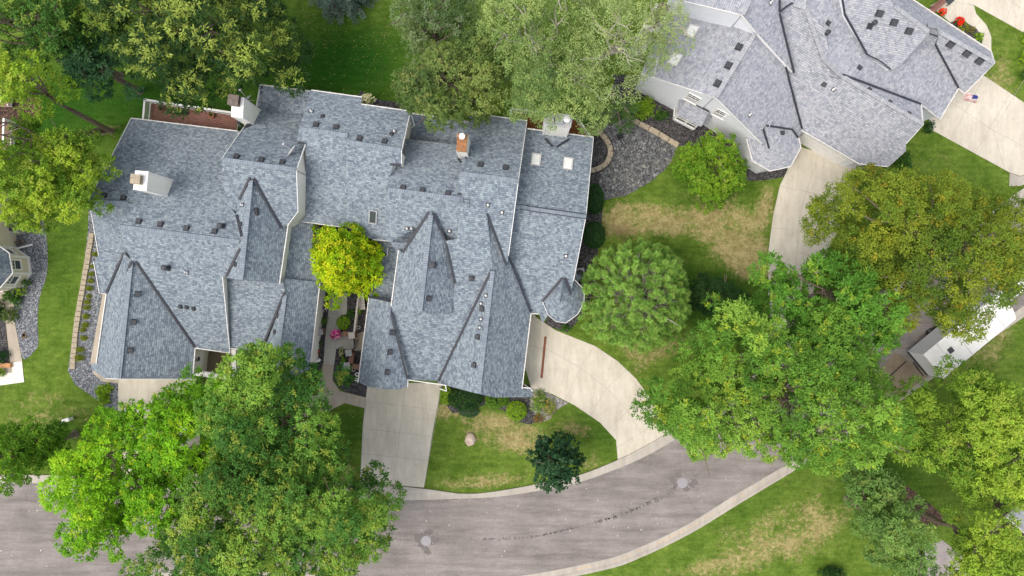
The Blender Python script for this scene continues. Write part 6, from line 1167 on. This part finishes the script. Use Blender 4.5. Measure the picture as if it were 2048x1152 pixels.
# tow truck ahead of it
cc = V3(tcn, Rt, TL / 2 + 3.9, .15, 0); car = thing("pickup_truck", "white vehicle ahead of the trailer at the right edge under the golden tree", "pickup truck", cc)
M['carwhite'] = plain("white_car_paint", (.80, .81, .84), .25, .02, 2, .6); mb = MB(); CW = 1.9
side_ = [(-2.7, .45), (2.7, .45), (2.75, .9), (1.5, 1.08), (.75, 1.75), (-.9, 1.78), (-1.15, 1.1), (-2.7, 1.05)]
for s_ in (-1, 1):
    q = [V3(cc, Rt, x, s_ * (CW / 2 - (.14 if z > 1.3 else 0)), z) for x, z in side_]; mb.face(q if s_ < 0 else q[::-1])
for (x0, a0), (x1, a1) in zip(side_, side_[1:] + side_[:1]): w0 = CW / 2 - (.14 if a0 > 1.3 else 0); w1 = CW / 2 - (.14 if a1 > 1.3 else 0); mb.face([V3(cc, Rt, x0, w0, a0), V3(cc, Rt, x1, w1, a1), V3(cc, Rt, x1, -w1, a1), V3(cc, Rt, x0, -w0, a0)])
mb.build("body", M['carwhite'], car)
mb = MB(); mb.face([V3(cc, Rt, -2.6, .8, 1.1), V3(cc, Rt, -2.6, -.8, 1.1), V3(cc, Rt, -1.25, -.8, 1.13), V3(cc, Rt, -1.25, .8, 1.13)]); mb.build("cargo_bed", M['vent'], car)
mb = MB(); mb.face([V3(cc, Rt, 1.42, .82, 1.17), V3(cc, Rt, 1.42, -.82, 1.17), V3(cc, Rt, .82, -.74, 1.73), V3(cc, Rt, .82, .74, 1.73)]); mb.build("windscreen", M['glass'], car)
for s_ in (-1, 1):
    for x in (-1.7, 1.75): mb = MB(); mb.lathe(V3(cc, Rt, x, s_ * .84, .36), [(.18, -.1), (.34, -.1), (.36, 0), (.34, .1), (.18, .1)], 18, 0, Rt @ Matrix.Rotation(math.radians(90), 3, 'X')); mb.build("wheel", M['black'], car)
    mb = MB(); mb.box(V3(cc, Rt, 2.68, s_ * .7, .75), .12, .3, .16, R=Rt); mb.build("headlight", M['glasspale'], car)
    mb = MB(); mb.box(V3(cc, Rt, 1.0, s_ * 1.03, 1.15), .14, .2, .14, R=Rt); mb.build("wing_mirror", M['carwhite'], car)
# outdoor units
def ac(label, px, py, s=.85, rz=.1):
    c = W(px, py, 0); root = thing("air_conditioner", label, "air conditioner", c); mb = MB(); mb.box(c, s + .15, s + .15, .06, rz); mb.build("pad", M['concrete2'], root)
    mb = MB(); mb.box(c + Vector((0, 0, .06)), s, s, .7, rz, taper=.99); mb.build("casing", M['grey'], root); mb = MB(); mb.lathe(c + Vector((0, 0, .762)), [(.0, 0), (s * .42, 0), (s * .42, .02), (0, .02)], 20); g_ = mb.build("fan_well", M['black'], root)
    mb = MB()
    for k in range(5): t_ = k * 1.257 + .3; mb.box(c + Vector((math.cos(t_) * s * .2, math.sin(t_) * s * .2, .785)), s * .34, s * .14, .01, t_)
    mb.build("fan_blade", M['steel'], g_); mb = MB()
    for rr_ in (.14, .25, .36, .43): mb.lathe(c + Vector((0, 0, .80)), [(rr_ * s, 0), (rr_ * s + .012, 0), (rr_ * s + .012, .012), (rr_ * s, .012)], 24)
    for k in range(6): mb.box(c + Vector((0, 0, .815)), s * .88, .012, .01, k * math.pi / 6)
    mb.build("grille", M['grey'], root)
ac("grey air conditioner beside the turret at the right wall of the centre house", 1158, 547, .75); ac("white air conditioner beside the tan house wall", 39, 457, .8, 0)
M['iron'] = plain('worn_cast_iron', (.27, .26, .275), .6, .2, 20)
def manhole(label, px, py):
    c = W(px, py, .012); root = thing("manhole_cover", label, "manhole cover", c); mb = MB(); mb.lathe(c, [(.40, 0), (.40, .012), (.31, .012), (.31, .002)], 28); mb.build("ring", M['iron'], root)
    mb = MB(); mb.lathe(c + Vector((0, 0, .004)), [(.30, 0), (.30, .008), (0.01, .012)], 28)
    for k in range(-3, 4): mb.box(c + Vector((0, k * .075, .012)), 2 * math.sqrt(max(.01, .27 ** 2 - (k * .075) ** 2)), .03, .006)
    mb.build("lid", M['iron'], root)
manhole("round manhole cover in the street below the middle driveway", 852, 1082); manhole("round manhole cover in the street near the big fresh green tree", 1365, 966)
# boulder
r = random.Random(9); c = W(941, 878, 0); mb = MB(); rings = []
for lv, (rad, z) in enumerate([(.50, -.05), (.56, .12), (.44, .34), (.22, .47)]): rings.append([c + Vector((rad * .78 * math.cos(t_) * r.uniform(.82, 1.15), rad * 1.15 * math.sin(t_) * r.uniform(.82, 1.15), z * r.uniform(.85, 1.1))) for t_ in [2 * math.pi * k / 9 for k in range(9)]])
for i in range(3):
    for k in range(9): mb.face([rings[i][k], rings[i][(k + 1) % 9], rings[i + 1][(k + 1) % 9], rings[i + 1][k]])
mb.face(rings[-1]); t = NT("boulder_stone", .9); t.color(t.mix(t.ramp(t.noise(t.geo(), 4, 6, .8), [(.35, (0, 0, 0)), (.65, (1, 1, 1))]), (.40, .29, .22), (.62, .52, .45))); t.bump(t.noise(t.geo(), 12, 5), .7, .04)
single("boulder", mb, t.m, "pinkish tan boulder alone on the front lawn", "boulder")
c = W(141, 838, 0); mb = MB(); mb.box(c, .5, .2, .12, .35); mb.box(c + Vector((0, 0, .12)), .62, .24, .55, .35, taper=.9); mb.box(c + Vector((0, 0, .67)), .66, .28, .05, .35); mb.box(c + Vector((.31, .12, .3)), .02, .1, .2, .35); single("utility_box", mb, M['white'], "white utility box on the lawn left of the left driveway", "utility box")
a, b = W(1091, 673, .026), W(1083, 756, .026); d = b - a; mb = MB(); mb.box((a + b) / 2, d.length, .19, .012, math.atan2(d.y, d.x))
for k in range(int(d.length / .12)): q = a + d.normalized() * (k + .5) * .12; mb.box(q + Vector((0, 0, .012)), .03, .15, .004, math.atan2(d.y, d.x))
single("drain_grate", mb, plain("rusty_drain_grate", (.20, .075, .045), .8, .4, 6), "long rusty drain strip across the curved driveway", "drain grate")
c = W(1240, 273, .03); mb = MB(); mb.box(c, .5, .5, .05, .5)
for k in range(-3, 4): mb.box(c + Vector((-math.sin(.5) * k * .065, math.cos(.5) * k * .065, .05)), .44, .025, .012, .5)
single("drain_grate", mb, M['black'], "square dark drain grate set in the river rocks", "drain grate")
# garden wall pillars, rail, bench, pots
def pillar(label, px, py, s, h_, cap, body, rz=.1):
    z = h_; c = W(px, py, z); c.z = 0; root = thing("stone_pillar", label, "pillar", c); mb = MB(); mb.box(c, s * .86, s * .86, h_ - .07, rz); mb.build("shaft", body, root); mb = MB(); mb.box(c + Vector((0, 0, h_ - .07)), s, s, .07, rz, taper=.95); mb.build("capstone", cap, root)
M['stonegrey'] = plain("mottled_grey_capstone", (.33, .32, .32), .9, .3, 10)
pillar("grey capped pillar at the left garden wall", 639, 664, .5, .9, M['stonegrey'], M['brick']); pillar("pale capped pillar at the head of the garden gate", 703, 671, .52, .95, M['stonecap'], M['brick'])
pillar("grey capped pillar just below the garden gate", 697, 706, .52, .9, M['stonegrey'], M['brick']); pillar("grey capped pillar lowest in the garden bed", 693, 732, .54, .9, M['stonegrey'], M['brick'])
mb = MB(); low_wall(mb, [W(704, 706, .6), W(700, 732, .6)], .28, .6, 0, 0); single("garden_wall", mb, M['brick'], "short red brown block wall joining the two lower pillars", "wall")
mb = MB(); low_wall(mb, [W(700, 732, .6), W(724, 735, .6)], .28, .6, 0, 0); single("garden_wall", mb, M['brick'], "red brown block wall from the lowest pillar to the garage", "wall")
mb = MB(); low_wall(mb, [W(686, 667, .6), W(700, 668, .6)], .28, .6, 0, 0); single("garden_wall", mb, M['brick'], "short red brown block wall between petunias and the pale pillar", "wall")
fr_ = thing("wooden_fence", "slim weathered white fence rail running down the garden bed", "fence", W(711, 632, 0)); a, b = W(716, 596, .9), W(708, 664, .9); d = (b - a); d.z = 0; az = math.atan2(d.y, d.x)
M['weath'] = plain("weathered_wood", (.45, .42, .38), .9, .25, 8)
mb = MB(); c = (a + b) / 2; mb.box((c.x, c.y, .86), d.length, .12, .04, az); mb.box((c.x, c.y, .3), d.length, .05, .08, az); mb.build("rail", M['weath'], fr_); mb = MB()
for k in range(20): q = a + d * (k + .5) / 20; mb.box((q.x, q.y, 0), .05, .05, .86, az)
mb.build("picket", M['weath'], fr_)
gt = thing("iron_gate", "black iron gate between the pale and grey pillars", "gate", W(707, 688, 0)); a, b = W(712, 680, .95), W(706, 700, .95); d = b - a; az = math.atan2(d.y, d.x); mb = MB()
for z in (.15, .55, .95): mb.box(((a.x + b.x) / 2, (a.y + b.y) / 2, z), d.length, .03, .03, az)
for k in range(7): q = a + d * k / 6; mb.box((q.x, q.y, .05), .025, .025, 1.0, az)
mb.build("frame", M['black'], gt)
mb = MB(); c = W(723, 603, .45); c.z = 0
for k in range(4): mb.box(c + Vector(((k - 1.5) * .12, 0, .42)), .11, 1.3, .04, .1)
for y_ in (-.5, .5): mb.box(c + Vector((0, y_, 0)), .4, .08, .42, .1)
single("bench", mb, M['weath'], "grey wooden bench under the lime tree beside the rail", "bench")
def pot(label, px, py, r_, h_, mat, soil=True, z0=0.0, plant=None, group=None):
    c = W(px, py, z0 + h_); c.z = z0; root = thing("flower_pot", label, "flower pot", c, group); mb = MB(); mb.lathe(c, [(r_ * .7, 0), (r_, h_ * .85), (r_ * 1.12, h_ * .86), (r_ * 1.12, h_), (r_ * .9, h_), (r_ * .88, h_ * .8)], 16); mb.build("pot", mat, root)
    mb = MB(); mb.lathe(c + Vector((0, 0, h_ * .8)), [(r_ * .88, -.01), (.01, .02)], 12); mb.build("soil", M['soil'], root)
    if plant:
        rn = np.random.default_rng(int(px)); n = 90; t_ = rn.random(n) * 6.28; a = np.stack([np.cos(t_), np.sin(t_), rn.uniform(.1, 1.2, n)], 1); a /= np.linalg.norm(a, axis=1, keepdims=True); b = np.array(tuple(c)) + np.array([0, 0, h_ * .8]) + rn.normal(0, r_ * .3, (n, 3)) * np.array([1, 1, 0]); leaf_mesh("plant", b, a, unit(rn, n) * .4 + np.array([0, 0, 1.]), np.full(n, r_ * 1.1), np.full(n, .05), np.array(plant) * rn.uniform(.6, 1.3, (n, 1)), M['leaf'], root)
pot("plant pot at the left end of the red brown deck", 321, 216, .2, .3, M['terracotta'], z0=zd, plant=(.08, .13, .07)); pot("green plant pot in the middle of the red brown deck", 368, 224, .2, .3, M['black'], z0=zd, plant=(.06, .12, .06)); pot("empty tan pot near the chimney end of the red brown deck", 422, 230, .2, .3, M['terracotta'], z0=zd)
pot("tiny pot near the railing of the red brown deck", 400, 222, .1, .15, M['terracotta'], z0=zd)
mb = MB(); c = W(352, 220, zd + .3); c.z = zd; mb.box(c, .2, .6, .18, -.1, taper=1.1); mb.box(c + Vector((.13, 0, 0)), .05, .62, .3, -.1); single("planter_box", mb, plain("green_planter", (.09, .11, .06), .8), "narrow green planter box on the red brown deck", "planter")
pot("small cream ringed pot in the dark gravel right of the rail", 717, 655, .14, .2, M['stonecap']); pot("round cream pot below the lowest pillar", 707, 739, .16, .25, M['stonecap']); pot("pale pot against the right garage gutter in the garden", 714, 749, .15, .3, M['white'])
# garden statues
def figure(name, label, px, py, s, mat):
    c = W(px, py, 0); mb = MB(); mb.lathe(c, [(.13 * s, 0), (.16 * s, .04 * s), (.12 * s, .08 * s), (.17 * s, .25 * s), (.15 * s, .45 * s), (.07 * s, .56 * s), (.06 * s, .6 * s), (.10 * s, .68 * s), (.09 * s, .78 * s), (.03 * s, .84 * s)], 14)
    for sg in (-1, 1): mb.tube([c + Vector((sg * .13 * s, 0, .45 * s)), c + Vector((sg * .22 * s, .05 * s, .35 * s)), c + Vector((sg * .1 * s, .2 * s, .3 * s))], [.05 * s, .045 * s, .035 * s], 7)
    mb.lathe(c + Vector((0, .12 * s, .72 * s)), [(.05 * s, 0), (.03 * s, .03 * s)], 8); return single(name, mb, mat, label, "statue", smooth=True)
figure("garden_statue", "white garden statue in the bed at the bottom of the garden walk", 638, 720, .85, M['white']); figure("garden_statue", "small grey garden statue by the left wall above the pillar", 640, 650, .6, M['stonecap']); figure("garden_statue", "small white garden statue at the lower corner of the right garage", 713, 759, .6, M['white'])
mb = MB(); mb.box(W(15, 730, 0), .85, .35, .3, 0); single("block_step", mb, plain("orange_paving", (.42, .22, .10), .9, .2, 6), "orange brick step at the end of the left walk", "step")
c = W(49, 671, 0.01); mb = MB()
for k in range(40): t_ = k * .9; mb.box(c + Vector((math.cos(t_) * .27 * (k % 7) / 7, math.sin(t_) * .27 * (k % 5) / 5, 0)), .16, .04, .05, t_ * 1.7)
single("tree_stump", mb, plain("dry_brown_mulch", (.20, .14, .08), .95, .4, 14), "round brown patch of a cut shrub in the left pebbles", "stump")
# porch chairs at the top right
for i, (x, y) in enumerate(((1893, 5), (1868, 16))):
    c = W(x, y, 0); ch = thing("porch_chair" if i == 0 else "porch_bench", ["dark metal chair on the top right walk", "brown wooden bench beside the upper right roof edge"][i], ["chair", "bench"][i], c); w_ = .55 if i == 0 else 1.4; mt = M['vent'] if i == 0 else M['decking']; rz = .7
    mb = MB(); mb.box(c + Vector((0, 0, .4)), w_, .5, .05, rz); mb.build("seat", mt, ch); mb = MB(); R = Matrix.Rotation(rz, 3, 'Z'); mb.box(c + R @ Vector((0, .25, .45)), w_, .05, .5, rz); mb.build("backrest", mt, ch)
    for sx in (-1, 1):
        for sy in (-1, 1): mb = MB(); mb.box(c + R @ Vector((sx * w_ * .43, sy * .2, 0)), .05, .05, .4, rz); mb.build("leg", mt, ch)
mb = MB(); mb.tube([W(1705, 378, .3), W(1698, 390, .25), W(1712, 402, .1)], .07, 7); single("drain_pipe", mb, M['white'], "bent white drain pipe end beside the small yellow green tree", "drain pipe")
# a low heap of tools beside the tan house
mb = MB(); c = W(40, 486, 0); mb.box(c, .35, .25, .3, .3, taper=.8); mb.tube([c + Vector((-.5, 0, .1)), c + Vector((.4, .2, .5))], .025, 6); mb.lathe(c + Vector((.35, .1, 0)), [(.15, 0), (.17, .2), (.1, .25)], 10); single("garden_equipment", mb, M['brownmetal'], "small brown garden equipment against the tan house wall", "equipment")
